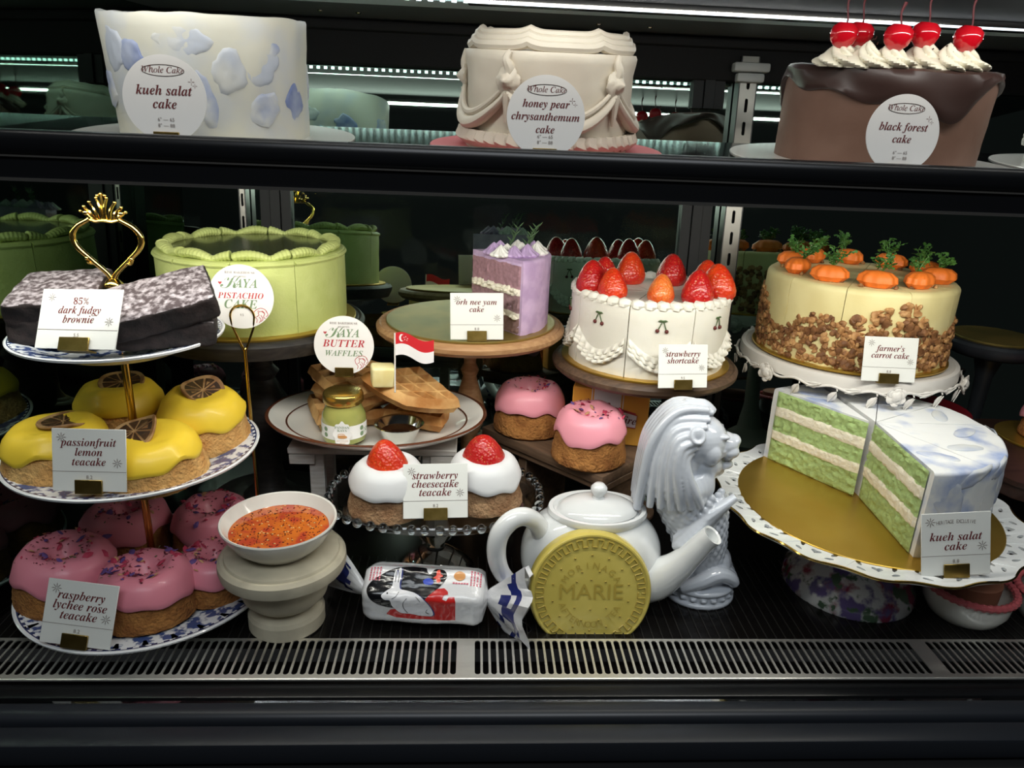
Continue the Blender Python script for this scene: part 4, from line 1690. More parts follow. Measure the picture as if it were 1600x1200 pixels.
M = Matrix.Translation((.002, -.0270, .017))
q = G()
put(q, sb('PANDAN'), 0, .0070, .0040, 0)
put(q, sb('KAYA'), 0, .0034, .0040, 0)
g.geo(q, M)
g.obj('lettering', inkgreen, tg, smooth=False)
g = G()
q = G()
for a, b, c in ((0, -.0032, .0052), (-.001, -.0008, .0038)):
    q.tube([(a + c * cos(k * pi / 8), 0, b + c * .36 * sin(k * pi / 8)) for k in range(16)], .0003, 4, closed=True)
q.add([(.0048 * cos(k * pi / 8), 0, -.0030 + .0016 * sin(k * pi / 8)) for k in range(16)], [tuple(range(16))])
put(q, bi('pure coconut', False), 0, -.0085, .0024, 0)
put(q, bi('spread', False), 0, -.0112, .0024, 0)
g.geo(q, M)
g.obj('toast_drawing', mat('toast_orange', (206, 150, 92), .6), tg, smooth=False)
# steel sauce cup
t = thing('sauce_cup', 'small steel cup of dark syrup in front of the waffles', 'cup', (-.0810, .799, .1427))
g = G()
g.lathe([(0, .0008), (.017, .0008), (.0262, .021), (.0285, .0218), (.0292, .0225), (.0285, .0230), (.0260, .0222), (.0165, .0015), (.016, .0022), (0, .0022)], 60)
g.obj('bowl', chrome, t)
G().lathe([(0, .013), (.0218, .013), (.0216, .012), (0, .012)], 40).obj('syrup', mat('dark_syrup', (38, 20, 10), .06, coat=.5), t)
round_sign(['BUTTER', 'WAFFLES'], (.0335), (-.1425, .806, .2560), (-.12, 0, 0), 'round sign for kaya butter waffles standing on the waffles', 'clip', True, -.90)

# ------------------------------------------------------------------ board riser, pink teacakes, carton
ang = -.806
ux, uy = cos(ang), sin(ang)
wx, wy = -uy, ux
t = thing('wooden_riser', 'brown wooden board riser carrying two pink teacakes and a carton', 'riser', (.0202, .8968, .120), (0, 0, ang))
g = G()
g.rbox((.0955, .0555, -.0065), (.199, .111, .013), .0015, 2)
g.obj('board', wood_b, t)
g = G()
g.rbox((.0975, .0575, -.0175), (.195, .107, .009), .001, 1)
g.obj('lower_board', wood_b, t)
for a in (.06, .182):
    g = G()
    g.rbox((a, .054, -.071), (.014, .085, .098), .001, 1)
    g.obj('leg', wood_b, t)
teacake('pink teacake with flower petals at the back of the wooden riser', (.0795, .898, .1205), .0455, .062, ic_pink, sponge_b, True, 1.0, 'pink teacakes on the wooden riser', petals=70, rot=.4, base=1.03, top=.90)
teacake('pink teacake with flower petals at the front of the wooden riser', (.1455, .808, .1205), .0440, .064, ic_pink, sponge_b, True, 2.3, 'pink teacakes on the wooden riser', petals=70, rot=2.0, base=1.02, top=.92)
oc = mat('orange_carton', (232, 166, 66), .45)
t = thing('carton', 'orange butter carton with white band standing behind pink teacake', 'box', (.1800, .8665, .1203), (0, 0, radians(-14)))
bw, bd, bh = .096, .030, .072
G().rbox((0, 0, bh / 2), (bw, bd, bh), .0014, 1).obj('carton_body', oc, t)
cw = mat('carton_white', (226, 222, 232), .45)
g = G()
g.box((-.004, 0, bh / 2), (.034, bd + .0007, bh + .0007))
for dx in (-.0235, .0155):
    g.box((dx, 0, bh / 2), (.0012, bd + .0007, bh + .0007))
pb = g.obj('white_band', cw, t, smooth=False)
g = G()
for i in range(5):
    star_mark(g, -.012 + i * .004, .052, .0013 + .0004 * (i == 2), 0, 5, -bd / 2 - .0006)
q = G()
put(q, bi('Elle & Vire', False), 0, 0, .0085, 0)
g.geo(q, Matrix.Translation((-.004, -.002, bh + .0006)) @ Matrix.Rotation(pi, 4, 'Z') @ Matrix.Rotation(-pi / 2, 4, 'X') @ Matrix.Diagonal((1, 1, 1, 1)))
g.obj('stars_and_lettering', inkg, pb, smooth=False)
g = G()
M = Matrix.Translation((.004, -bd / 2 - .0013, .037)) @ Matrix.Rotation(.06, 4, 'Y')
g.prism([(-.030, -.010), (.030, -.010), (.030, .007), (0, .0115), (-.030, .007)], .0008, 0, M)
pl = g.obj('logo_plate', cw, t, smooth=False)
g = G()
g.tube([M @ Vector((x, -.0001, z)) for x, z in ((-.030, -.010), (.030, -.010), (.030, .007), (0, .0115), (-.030, .007))], .0006, 4, closed=True)
g.tube([M @ Vector((x, -.0002, z)) for x, z in ((-.028, .0085), (0, .0125), (.028, .0085))], .0014, 4)
g.obj('red_border', inkred, pl)
g = G()
q = G()
put(q, bi('Elle & Vire'), 0, -.0055, .0145, -.0003, sx=.95)
g.geo(q, M)
g.obj('lettering', ink, pl, smooth=False)

# ------------------------------------------------------------------ three-tier stand at the left
willow = mat('willow_pattern', (222, 226, 230), .15, col2=(62, 82, 132), scale=95, detail=5, lo=.46, hi=.54, coat=.3)
edge_w = mat('plate_edge_white', (226, 228, 230), .15, coat=.3)
edge_b = mat('plate_edge_blue', (44, 58, 98), .15, coat=.3)
KT = 1.0294
TX, TY = -.336, .70


def kt(x, y, z):
    return (x * KT, y * KT, .5 + (z - .5) * KT)


tier = thing('tiered_stand', 'three-tier stand of blue patterned plates on a gilt rod', 'tiered stand', (TX, TY, 0))


def plate(z, R, name):
    """z is the rim height"""
    pr = [(0, -.010), (R * .60, -.010), (R * .68, -.0085), (R * .80, -.004), (R * .945, -.0008)]
    g = G()
    g.lathe([(r, z + h) for r, h in pr], 120, mi=0)
    n = 150
    for i in range(n):           # dotted edge band
        g.lathe([(R * .945, z - .0008), (R * .965, z - .0002)], 1, 2 * pi * i / n, 2 * pi * (i + 1) / n, mi=2 if i % 2 else 1)
    g.lathe([(R * .965, z - .0002), (R * .975, z)], 120, mi=2)
    g.lathe([(R * .975, z), (R * .99, z + .0004), (R, z - .0004), (R * .995, z - .0025), (R * .82, z - .0075), (R * .68, z - .0125), (R * .62, z - .016), (R * .60, z - .016), (R * .58, z - .0135), (0, z - .0135)], 120, mi=1)
    return g.obj(name, [willow, edge_w, edge_b], tier)


plate(.0265, .1300, 'bottom_plate')
plate(.1778, .1184, 'middle_plate')
plate(.2972, .0942, 'top_plate')
G().lathe([(0, 0), (.05, 0), (.05, .003), (.02, .008), (.012, .0118), (0, .0118)], 40).obj('foot', edge_w, tier)
g = G()
g.tube([(0, 0, .011), (0, 0, .3485)], .0038, 14)
for z in (.0135, .1650, .2842, .341):
    g.lathe([(.0038, z), (.0085, z), (.0085, z + .002), (.0055, z + .006), (.0038, z + .007)], 20)
g.obj('rod', brass, tier)
g = G()
for sx in (-1, 1):
    P = bez([(sx * .001, 0, .350), (sx * .004, 0, .357), (sx * .016, 0, .369), (sx * .0275, 0, .381), (sx * .0295, 0, .391), (sx * .024, 0, .399), (sx * .0155, 0, .404), (sx * .0125, 0, .4065), (sx * .0145, 0, .410)], 40)
    g.tube(P, lerp_list([.0024, .0024, .0022, .0026, .0028, .0024, .0022, .0020, .0022], len(P)), 10)
    g.tube(bez([(sx * .0065, 0, .358), (sx * .012, -.0005, .3655), (sx * .0185, -.001, .3665), (sx * .0195, -.001, .370)], 14), .0014, 8)
    g.ball((sx * .0195, -.001, .3705), .0021, 8)
    g.ball((sx * .0150, 0, .4110), .0030, 10)
    for k in range(4):
        a = sx * (.16 + k * .24)
        L = .0195 - k * .0026
        b = Vector((sx * (.0015 + .0030 * k), 0, .4048))
        e = b + Vector((sin(a) * L, 0, cos(a) * L))
        g.tube(bez([b, (b + e) / 2 + Vector((-sx * .0012, -.001, .0005)), e], 8), lerp_list([.0013, .0014, .0011], 9), 7)
        g.ball(e, .0016, 8)
g.tube([(-.0145, 0, .4055), (-.007, -.0008, .4035), (0, -.001, .4045), (.007, -.0008, .4035), (.0145, 0, .4055)], .0017, 8)
g.tube([(0, 0, .404), (0, 0, .4265)], lerp_list([.0016, .0012], 2), 8)
for x, z in ((0, .4275), (-.0032, .4262), (.0032, .4262)):
    g.ball((x, 0, z), .0017, 8)
g.v = [(x * KT, y * KT, .5 + (z - .5) * KT) for x, y, z in g.v]
g.obj('handle', brass, tier)

# brownies
br = mat('brownie_crumb', (38, 28, 27), .8, col2=(24, 18, 18), scale=70, bump=.5, bscale=220)
sug = mat('powdered_brownie_top', (62, 52, 54), .85, col2=(160, 153, 157), scale=190, detail=9, lo=.42, hi=.70, bump=.7, bscale=130, bdist=.003)


def brownie(label, loc, rot, d, seed):
    g = G()
    g.rbox((0, 0, d[2] / 2), d, .004, sub=16, amp=.0016, fr=110 + seed)
    me = g
    mi = []
    for f in g.f:
        zz = sum(g.v[i][2] for i in f) / len(f)
        a, b, c = (Vector(g.v[f[0]]), Vector(g.v[f[1]]), Vector(g.v[f[2]]))
        nrm = (b - a).cross(c - a).normalized()
        mi.append(1 if zz > d[2] * .72 and abs(nrm.z) > .6 else 0)
    g.m = mi
    o = g.obj('brownie', [br, sug], loc=kt(*loc), rot=rot, angle=70)
    o.scale = (KT,) * 3
    return tag(o, label, 'brownie', 'sugar-dusted brownies on the top plate')


brownie('dusted brownie lying at the left side of the top plate', (-.3700, .676, .3220), (.24, -.06, .10), (.074, .070, .026), 1)
brownie('lower brownie at the left of the top plate, under another', (-.3690, .674, .2985), (0, 0, .05), (.074, .070, .024), 4)
brownie('lower brownie at the right of the top plate, under another', (-.277, .668, .2985), (0, 0, .30), (.082, .062, .024), 2)
brownie('dusted brownie tilted on top of the lower right brownie', (-.2760, .666, .3250), (.30, -.22, .38), (.088, .066, .023), 3)
price_card(['85%', 'dark fudgy', 'brownie'], '5.5', .0779, .0529, kt(-.3286, .603, .3085), (-.247, -.489, -.073), 'price card for dark fudgy brownie on the top plate', .80, .18)

# lemon teacakes
peel = mat('dried_peel', (176, 140, 96), .6, col2=(140, 100, 62), scale=90, bump=.2, bscale=200)
flesh = mat('dried_citrus_flesh', (84, 56, 36), .35, col2=(54, 36, 26), scale=80, bump=.3, bscale=240, coat=.2)


def citrus(parent, loc, rot, R=.0225, warp=.003, seed=0):
    g = G()
    n = 40

    def wz(x, y):
        return warp * ((x / R) ** 2 - (y / R) ** 2) + warp * .4 * sin(3 * atan2(y, x) + seed) * (hypot(x, y) / R)
    k = 10
    for i in range(k):
        a0, a1 = 2 * pi * i / k + .06, 2 * pi * (i + 1) / k - .06
        q = G()
        am = (a0 + a1) / 2
        pts = [(R * .10 * cos(am), R * .10 * sin(am))] + [(R * .80 * cos(a0 + (a1 - a0) * j / 6), R * .80 * sin(a0 + (a1 - a0) * j / 6)) for j in range(7)]
        g.add([(x, y, .0003 + wz(x, y)) for x, y in pts] + [(x, y, .0013 + wz(x, y)) for x, y in pts] + [(R * .5 * cos(am), R * .5 * sin(am), .0011 + wz(R * .5 * cos(am), R * .5 * sin(am)))],
              [tuple(range(7, -1, -1))] + [(j, (j + 1) % 8, 8 + (j + 1) % 8, 8 + j) for j in range(8)] + [(8 + j, 8 + (j + 1) % 8, 16) for j in range(8)], 1)
    pr = [(0, 0), (R * .78, 0), (R * .98, -.0006), (R, .0008), (R * .97, .0022), (R * .86, .0017), (R * .80, .0009), (0, .0009)]
    g.lathe(pr, n, rf=lambda th, r, z: (r, z + wz(r * cos(th), r * sin(th))))
    return g.obj('dried_citrus_slice', [peel, flesh], parent, loc=loc, rot=rot)


lem = []
for i, (x, y, z, R, H, ti, ro, lab) in enumerate(((-.3615, .731, .1790, .043, .054, (0, 0), .3, 'yellow iced teacake at the back of the middle plate, behind rod'),
                                                 (-.2735, .7105, .1815, .0425, .052, (.06, .10), 1.7, 'yellow iced teacake at the right back of the middle plate'),
                                                 (-.2905, .6305, .1818, .0435, .041, (.10, .02), 3.2, 'yellow iced teacake at the front right beside the passionfruit card'),
                                                 (-.3800, .6440, .1812, .0435, .044, (.06, -.05), 4.6, 'yellow iced teacake at the front left of the middle plate'))):
    c = teacake(lab, kt(x, y, z), R * KT, H * KT, ic_yel, sponge, False, 3.1 + i * 1.3, 'lemon teacakes on the middle plate', drip=.12, rot=0, tilt=ti, base=1.12, top=.93)
    citrus(c, ((.004, .002, H * 1.02), (.0, .004, H * 1.03), (-.012, .002, H * 1.04), (.010, .004, H * 1.0))[i], ((.25, 0, .3), (.30, -.10, 1.2), (.12, -.32, .4), (.15, .1, 2.0))[i], .0225, (.0012, .003, .0035, .002)[i], i)
price_card(['passionfruit', 'lemon', 'teacake'], '8.2', .0641, .0551, kt(-.3195, .574, .1915), (-.047, -.262, -.012), 'price card for passionfruit lemon teacake on the middle plate', .78, .20)

# raspberry lychee rose teacakes
for i, (x, y, R, H, lab) in enumerate(((-.3770, .7400, .0460, .056, 'pink teacake at the back left of the bottom plate'), (-.2855, .7449, .0445, .056, 'pink teacake at the back right of the bottom plate'),
                                       (-.2570, .6640, .0395, .046, 'pink teacake at the right of the bottom plate beside the urn'), (-.4000, .6500, .0470, .056, 'pink teacake at the front left of the bottom plate'),
                                       (-.3090, .6230, .0450, .053, 'pink teacake at the front right of the bottom plate behind card'))):
    teacake(lab, kt(x, y, (.0325, .0305, .0310, .0335, .0335)[i]), R * KT, H * KT, ic_rose, sponge_b, True, 5.2 + i * .9, 'pink teacakes on the bottom plate', drip=.13, petals=150, dark_petals=True, rot=i * .7, tilt=((.03, 0), (0, 0), (.0, .03), (.04, -.03), (.05, .03))[i], base=1.0, top=.92)
price_card(['raspberry', 'lychee rose', 'teacake'], '8.2', .0649, .0589, kt(-.3480, .5600, .0435), (-.030, -.38, .102), 'price card for raspberry lychee rose teacake on the bottom plate', .77, .20)

# ------------------------------------------------------------------ glass tray with two strawberry teacakes
glass = mat('clear_glass', (245, 250, 250), .02, trans=1, ior=1.45, spec=.5)
thin = clear_glass('thin_clear_glass', (.86, .88, .88), .07, .75)
tx, ty, tz = -.035, .737, .1100
t = thing('glass_tray', 'clear glass pedestal tray with beaded rim under two white teacakes', 'tray', (tx, ty, 0))


def sup(a, rx, ry, p=2.5):
    c, s = cos(a), sin(a)
    r = (abs(c) ** p + abs(s) ** p) ** (-1 / p)
    return rx * r * c, ry * r * s


RX, RY = .114, .081
g = G()
n = 96
prof = [(0, -.0125), (.70, -.0125), (.80, -.0125), (.84, -.0115), (.90, -.005), (.985, -.0005), (1.0, -.002), (.985, -.0045), (.90, -.010), (.86, -.0155), (.70, -.0165), (0, -.0165)]
vs, fs = [], []
for i in range(n):
    a = 2 * pi * i / n
    for f, z in prof:
        x, y = sup(a, RX * f, RY * f)
        vs.append((x, y, tz + z))
k = len(prof)
for i in range(n):
    for q in range(k - 1):
        fs.append((i * k + q, ((i + 1) % n) * k + q, ((i + 1) % n) * k + q + 1, i * k + q + 1))
g.add(vs, fs)
g.obj('dish', thin, t)
g = G()
pts = [Vector((*sup(2 * pi * i / 720, RX * 1.02, RY * 1.02), 0)) for i in range(721)]
L = [0]
for a, b in zip(pts, pts[1:]):
    L.append(L[-1] + (b - a).length)
nb, j = 46, 0
for i in range(nb):
    d = L[-1] * i / nb
    while L[j] < d:
        j += 1
    g.ball((pts[j].x, pts[j].y, tz - .001), (.0050, .0050, .0052), 14)
g.obj('beaded_rim', glass, t)
g = G()
g.lathe([(0, tz - .017), (.024, tz - .017), (.017, tz - .024), (.020, tz - .036), (.0235, tz - .046), (.019, tz - .056), (.0115, tz - .064), (.0105, tz - .072), (.016, .036), (.030, .026), (.044, .012), (.049, .004), (.048, .0004), (0, .0004)], 56)
g.obj('pedestal', glass, t)
for x, y, s, lab, m, bt in ((-.086, .720, 7.1, 'white iced teacake at the left of the glass tray', org_b, 1.4), (.0185, .738, 8.4, 'white iced teacake at the right of the glass tray', red_b, .2)):
    c = teacake(lab, (x, y, tz - .0122), .0415, .056, ic_white, sponge_t, True, s, 'white teacakes on the glass tray', drip=.09, rot=s, base=1.04, top=.89)
    o = strawberry_mesh(.045, .54, bt).obj('strawberry', m, c, loc=(0, 0, .036), rot=(-.06, .04, bt))
price_card(['strawberry', 'cheesecake', 'teacake'], '8.2', .0670, .0563, (-.0322, .677, .1100), (.063, -.450, -.003), 'price card for strawberry cheesecake teacake on the glass tray', .78, .20)

# ------------------------------------------------------------------ stone urn and dish of glaze
stone = mat('cream_stone', (196, 188, 166), .8, col2=(178, 170, 150), scale=30, detail=5, bump=.12, bscale=180)
g = G()
g.lathe([(0, .086), (.0555, .086), (.0560, .0852), (.0565, .0832), (.0575, .0832), (.0595, .0835), (.0625, .080), (.0630, .074), (.0615, .068), (.0560, .0655), (.0470, .0645), (.0465, .060), (.0455, .050), (.0420, .038), (.0350, .030), (.0285, .027), (.0275, .0245), (.030, .023), (.0365, .020), (.0385, .016), (.0385, .002), (.037, 0), (0, 0)], 96)
o = g.obj('stone_urn', stone, loc=(-.1850, .654, 0), angle=25)
tag(o, 'cream stone pedestal urn standing at the front of the deck', 'urn')
t = thing('sauce_dish', 'white dish of orange chilli glaze on the stone urn', 'dish', (-.1870, .656, .0861))
g = G()
g.lathe([(0, 0), (.030, 0), (.034, .002), (.046, .013), (.055, .028), (.0568, .033), (.0562, .0345), (.0545, .0338), (.0520, .029), (.043, .013), (.033, .005), (0, .004)], 80)
g.obj('bowl', white_gl, t)
glz = mat('orange_glaze', (206, 110, 42), .08, col2=(184, 72, 46), scale=70, detail=6, lo=.42, hi=.6, coat=.6)
G().lathe([(0, .0222), (.0480, .0222), (.0487, .0228), (.0480, .0216), (.0455, .0185), (0, .0185)], 60).obj('glaze', glz, t)
g = G()
rd = random.Random(9)
for i in range(360):
    a, r = rd.uniform(0, 2 * pi), .046 * sqrt(rd.random())
    if i < 46:
        g.ball((r * cos(a), r * sin(a), .0226), (rd.uniform(.0008, .0012), rd.uniform(.0006, .0009), .0005), 6, 0)
    else:
        L = rd.uniform(.0004, .0011)
        M = Matrix.Translation((r * cos(a), r * sin(a), .0225)) @ Matrix.Rotation(rd.uniform(0, 6), 4, 'Z')
        g.box((0, 0, 0), (L * 1.6, L, .0005), 1 if i % 3 else 2, M)
stuff(g.obj('chilli_seeds', [mat('seed', (226, 190, 120), .5), mat('chilli_flake', (120, 32, 20), .5), mat('dark_chilli', (58, 26, 18), .5)], t, smooth=False))

# ------------------------------------------------------------------ giant wrapped candy
wrap = mat('wax_wrapper', (222, 222, 224), .22, coat=.4, bump=.4, bscale=48, bdist=.005)
CR = .0305
t = thing('wrapped_candy', 'giant paper-wrapped candy roll with rabbit drawing and twisted ends', 'candy', (-.0415, .660, .0300), (0, 0, radians(-5)))
L2 = .0615


def crad(x, th):
    """radius of the wrapped roll"""
    oct_ = .955 + .050 * cos(6 * th + .5) + .012 * cos(12 * th + 1)
    e = max(0, (abs(x) - (L2 - .010)) / .010)
    return CR * oct_ * (1 - .16 * e * e) + .0014 * nz(x, cos(th) * .05, sin(th) * .05, 42) + .0005 * nz(x, cos(th) * .05, sin(th) * .05, 120)


g = G()
vs, fs = [], []
xs = [-L2 - .0045, -L2 - .0040, -L2 - .001] + [-L2 + 2 * L2 * i / 30 for i in range(31)] + [L2 + .001, L2 + .0040, L2 + .0045]
n = 72
for i, x in enumerate(xs):
    for j in range(n):
        th = 2 * pi * j / n
        if abs(x) > L2:
            q = (abs(x) - L2) / .0045
            r = crad(L2, th) * (1 - q * .75) * (1 + .07 * q * cos(11 * th))
        else:
            r = crad(x, th)
        vs.append((x, r * sin(th), max(r * cos(th), -.0298)))
for i in range(len(xs) - 1):
    for j in range(n):
        fs.append((i * n + j, i * n + (j + 1) % n, (i + 1) * n + (j + 1) % n, (i + 1) * n + j))
g.add(vs, fs)
g.obj('paper_roll', wrap, t, angle=50)


def on_roll(u, s, lift=.0005):
    """u along the roll, s = arc length from the top toward the front"""
    th = -s / CR
    r = crad(max(-L2, min(L2, u)), th) + lift
    return (u, r * sin(th), max(r * cos(th), -.0296))


def decal(name, polys, m, lift):
    """closed outlines in (u, s) laid on the paper as dense fans"""
    g = G()
    for P in polys:
        sheet = filled([[(a, -b) for a, b in P]], 0)
        bm = bmesh.new()
        vv = [bm.verts.new(v) for v in sheet.v]
        for f in sheet.f:
            try:
                bm.faces.new([vv[i] for i in f])
            except ValueError:
                pass
        bmesh.ops.remove_doubles(bm, verts=bm.verts, dist=1e-6)
        bmesh.ops.triangulate(bm, faces=bm.faces)
        for _ in range(4):
            es = [e for e in bm.edges if e.calc_length() > .0042]
            if not es:
                break
            bmesh.ops.subdivide_edges(bm, edges=es, cuts=1)
            bmesh.ops.triangulate(bm, faces=bm.faces)
        bm.verts.index_update()
        g.add([on_roll(v.co.x, -v.co.y, lift) for v in bm.verts], [tuple(v.index for v in f.verts) for f in bm.faces])
        bm.free()
    return g.obj(name, m, t, smooth=True, angle=80)


def cr2(P, n=6):
    P = P + P[:3]
    out = []
    V = [Vector((a, b, 0)) for a, b in P]
    for i in range(1, len(V) - 2):
        a, b, c, d = V[i - 1], V[i], V[i + 1], V[i + 2]
        for j in range(n):
            q = j / n
            p = .5 * ((2 * b) + (c - a) * q + (2 * a - 5 * b + 4 * c - d) * q * q + (3 * b - a - 3 * c + d) * q ** 3)
            out.append((p.x, p.y))
    return out


blk = cr2([(-.055, .034), (-.056, .024), (-.045, .012), (-.030, .004), (-.010, .000), (.0005, .001), (.003, .006), (.006, .0085), (.009, .0045), (.012, .002), (.020, .003), (.0235, .010), (.0185, .020), (.008, .030), (.000, .038), (-.012, .044), (-.026, .047), (-.044, .044)])
red = [(-.032, .050), (.000, .040), (.006, .032), (.014, .024), (.022, .0225), (.026, .026), (.0265, .029), (.0225, .030), (.021, .034), (.025, .0355), (.0275, .0315), (.033, .031), (.0345, .036), (.0345, .060), (-.026, .060), (-.036, .056)]
decal('red_print', [red], mat('print_red', (198, 38, 36), .25, coat=.4), .0004)
decal('black_print', [blk], mat('print_black', (14, 14, 18), .2, coat=.4), .0006)
navy, whp = mat('print_navy', (34, 44, 110), .25, coat=.4), mat('print_white', (228, 228, 232), .25, coat=.4)
body_r = cr2([(-.041, .0335), (-.036, .0285), (-.0315, .0245), (-.0310, .0180), (-.0305, .0080), (-.0285, .0060), (-.0270, .0120), (-.0265, .0050), (-.0240, .0045), (-.0235, .0130), (-.0240, .0200), (-.0225, .0260), (-.0150, .0275), (-.0060, .0300), (.0030, .0360), (.0090, .0440), (.0120, .0520), (.0090, .0555), (.0000, .0550), (-.0100, .0535), (-.0200, .0530), (-.0250, .0500), (-.0300, .0440), (-.0320, .0380), (-.0375, .0375)])
decal('navy_shadow', [[(a + .0016, b + .0004) for a, b in body_r]], navy, .0008)
decal('rabbit_shape', [body_r], whp, .0010)
decal('blue_print', [cr2([(.000, .0150), (.005, .0125), (.010, .0150), (.0095, .0190), (.004, .0200), (.0005, .0185)])], mat('print_blue', (44, 72, 190), .25, coat=.4), .0009)
decal('orange_print', [cr2([(.0125, .0050), (.0155, .0035), (.017, .0075), (.0195, .0095), (.0165, .0115), (.0175, .0155), (.0140, .0170), (.0125, .0130), (.0095, .0120), (.0125, .0090)])], mat('print_orange', (226, 84, 66), .25, coat=.4), .0009)
decal('emblem_print', [cr2([(.0365 + .006 * cos(a * pi / 6), .0085 + .0048 * sin(a * pi / 6)) for a in range(12)])], mat('print_amber', (206, 142, 74), .3, coat=.4), .0006)
pinkp = mat('print_pink', (206, 96, 116), .3, coat=.4)
lines = []
for u0, s0, wd, hh, nn in ((-.056, .003, .0016, .016, 4), (.048, .002, .0016, .017, 4)):
    for q in range(nn):
        for r in range(6):
            a, b = u0 + q * .0032, s0 + r * hh / 6
            lines.append([(a, b), (a + wd, b), (a + wd, b + hh / 6 * .72), (a, b + hh / 6 * .72)])
for r in range(10):
    lines.append([(-.050 + r * .0068, -.008), (-.0455 + r * .0068, -.008), (-.0455 + r * .0068, -.0066), (-.050 + r * .0068, -.0066)])
for r in range(6):
    lines.append([(.030 + r * .0028, .0155), (.0322 + r * .0028, .0155), (.0322 + r * .0028, .0172), (.030 + r * .0028, .0172)])
decal('pink_print', lines, pinkp, .0006)
lines = []
for r in range(12):
    lines.append([(.018 + r * .0018, -.0040), (.0193 + r * .0018, -.0040), (.0193 + r * .0018, -.0024), (.018 + r * .0018, -.0024)])
for r in range(5):
    lines.append([(.022 + r * .0026, -.0010), (.0235 + r * .0026, -.0010), (.0235 + r * .0026, .0003), (.022 + r * .0026, .0003)])
decal('small_black_print', lines, inkblack, .0006)
g = G()
for pts in ([(-.0235, .0290), (-.0260, .0335), (-.0300, .0360)], [(-.0150, .0350), (-.0185, .0400), (-.0180, .0470), (-.0140, .0525)], [(-.0060, .0330), (-.0035, .0350), (-.0015, .0375)], [(.0060, .0470), (.0045, .0500), (.0075, .0520)],
            [(-.0290, .0080), (-.0285, .0190)], [(-.0255, .0080), (-.0255, .0190)]):
    g.tube([on_roll(p.x, p.y, .0012) for p in bez([(a, b, 0) for a, b in pts], 10)], .00028, 4)
g.ball(on_roll(-.0350, .0310, .0010), .0009, 8)
g.obj('ink_lines', inkblack, t)


def twist(name, sx, length, spread, dz, dy, seed, blue):
    """fan of gathered paper beyond the end of the roll"""
    g = G()
    n, k = 40, 9
    vs, fs, mi = [], [], []
    for i in range(k + 1):
        f = i / k
        for j in range(n + 1):
            a = 2 * pi * j / n
            ry = .0052 + (spread[0] - .0052) * f ** .8
            rz = .0052 + (spread[1] - .0052) * f ** .8
            w = 1 + .16 * f * sin(7 * a + seed) + .10 * f * sin(13 * a + seed * 2)
            x = sx * (L2 + .002 + length * f) + .005 * f * sin(5 * a + seed)
            vs.append((x, dy * f + ry * cos(a) * w, dz * f + rz * sin(a) * w))
    for i in range(k):
        for j in range(n):
            fs.append((i * (n + 1) + j, i * (n + 1) + j + 1, (i + 1) * (n + 1) + j + 1, (i + 1) * (n + 1) + j))
            u = nz(i * .33, j * .27, seed, 1.0)
            mi.append(1 if (blue == 'edge' and (i == k - 3 or (i in (k - 4, k - 5, k - 6) and u > -.05))) or (blue == 'spots' and 2 < i < 8 and u > .08) else 0)
    # second skin so the paper has thickness
    m0 = len(vs)
    c = Vector((sx * (L2 + length * .5), dy * .5, dz * .5))
    vs2 = [tuple(Vector(v) + (Vector((c.x, c.y * 2 * abs(v[0] - sx * L2) / length, dz * abs(v[0] - sx * L2) / length)) - Vector((c.x, v[1], v[2]))).normalized() * .0005) for v in vs]
    fs += [tuple(m0 + q for q in reversed(f)) for f in fs]
    g.add(vs + vs2, fs, mi + [2] * len(mi))
    g.v = [(x, y, max(z, -.0296)) for x, y, z in g.v]
    return g.obj(name, [wrap, navy, wrap], t, angle=45)


twist('twisted_end', -1, .048, (.013, .030), .012, .036, 1.0, 'spots')
twist('twisted_end', 1, .044, (.026, .046), -.004, -.016, 2.2, 'edge')

# ------------------------------------------------------------------ teapot with a biscuit face
t = thing('teapot', 'white porcelain teapot with a round yellow biscuit front', 'teapot', (.1385, .700, 0))
g = G()
g.ball((0, .006, .052), (.078, .050, .060), 64, p=.88)
g.v = [(x, y, max(z, 0.0)) for x, y, z in g.v]
g.lathe([(.052, .098), (.055, .104), (.0535, .1085), (.049, .1085), (.046, .104), (.0, .104)], 60, M=Matrix.Translation((.004, .008, 0)) @ Matrix.Diagonal((1, .74, 1, 1)))
g.obj('pot_body', porc, t)
g = G()
g.lathe([(0, .1205), (.012, .1200), (.026, .1175), (.038, .1125), (.0435, .1085), (.044, .1065), (0, .1065)], 60, M=Matrix.Translation((.004, .008, 0)) @ Matrix.Diagonal((1, .74, 1, 1)))
ld = g.obj('lid', porc, t)
g = G()
g.lathe([(0, .1375), (.005, .1368), (.0088, .1330), (.0092, .1290), (.0070, .1252), (.0055, .1225), (.0075, .1195), (0, .119)], 32, M=Matrix.Translation((.004, .008, 0)))
g.obj('knob', porc, ld)
P = bez([(-.056, -.004, .080), (-.064, -.016, .101), (-.078, -.030, .117), (-.093, -.038, .117), (-.105, -.042, .102), (-.107, -.042, .078), (-.100, -.038, .054), (-.086, -.028, .034), (-.062, -.012, .020)], 44)
g = G()
g.tube(P, lerp_list([.0115, .0092, .0085, .0088, .0090, .0088, .0080, .0078, .0095], len(P)), 16, flat=1.15)
g.obj('handle', porc, t)
P = bez([(.050, -.010, .026), (.070, -.019, .036), (.086, -.028, .054), (.098, -.035, .074), (.110, -.041, .096), (.1165, -.045, .1065)], 36)
g = G()
rr = lerp_list([.027, .0235, .0175, .0135, .0115, .0112], len(P))
g.tube(P, rr, 22, cap=False)
P2 = [P[-1] + (P[-2] - P[-1]).normalized() * d for d in (0, .001, .008, .016)]
g.tube(P2, [.0112, .0088, .0082, .0078], 22, cap=False)
g.tube([P2[3], P2[3] + (P[-2] - P[-1]).normalized() * .001], [.0078, .0003], 22, cap=False)
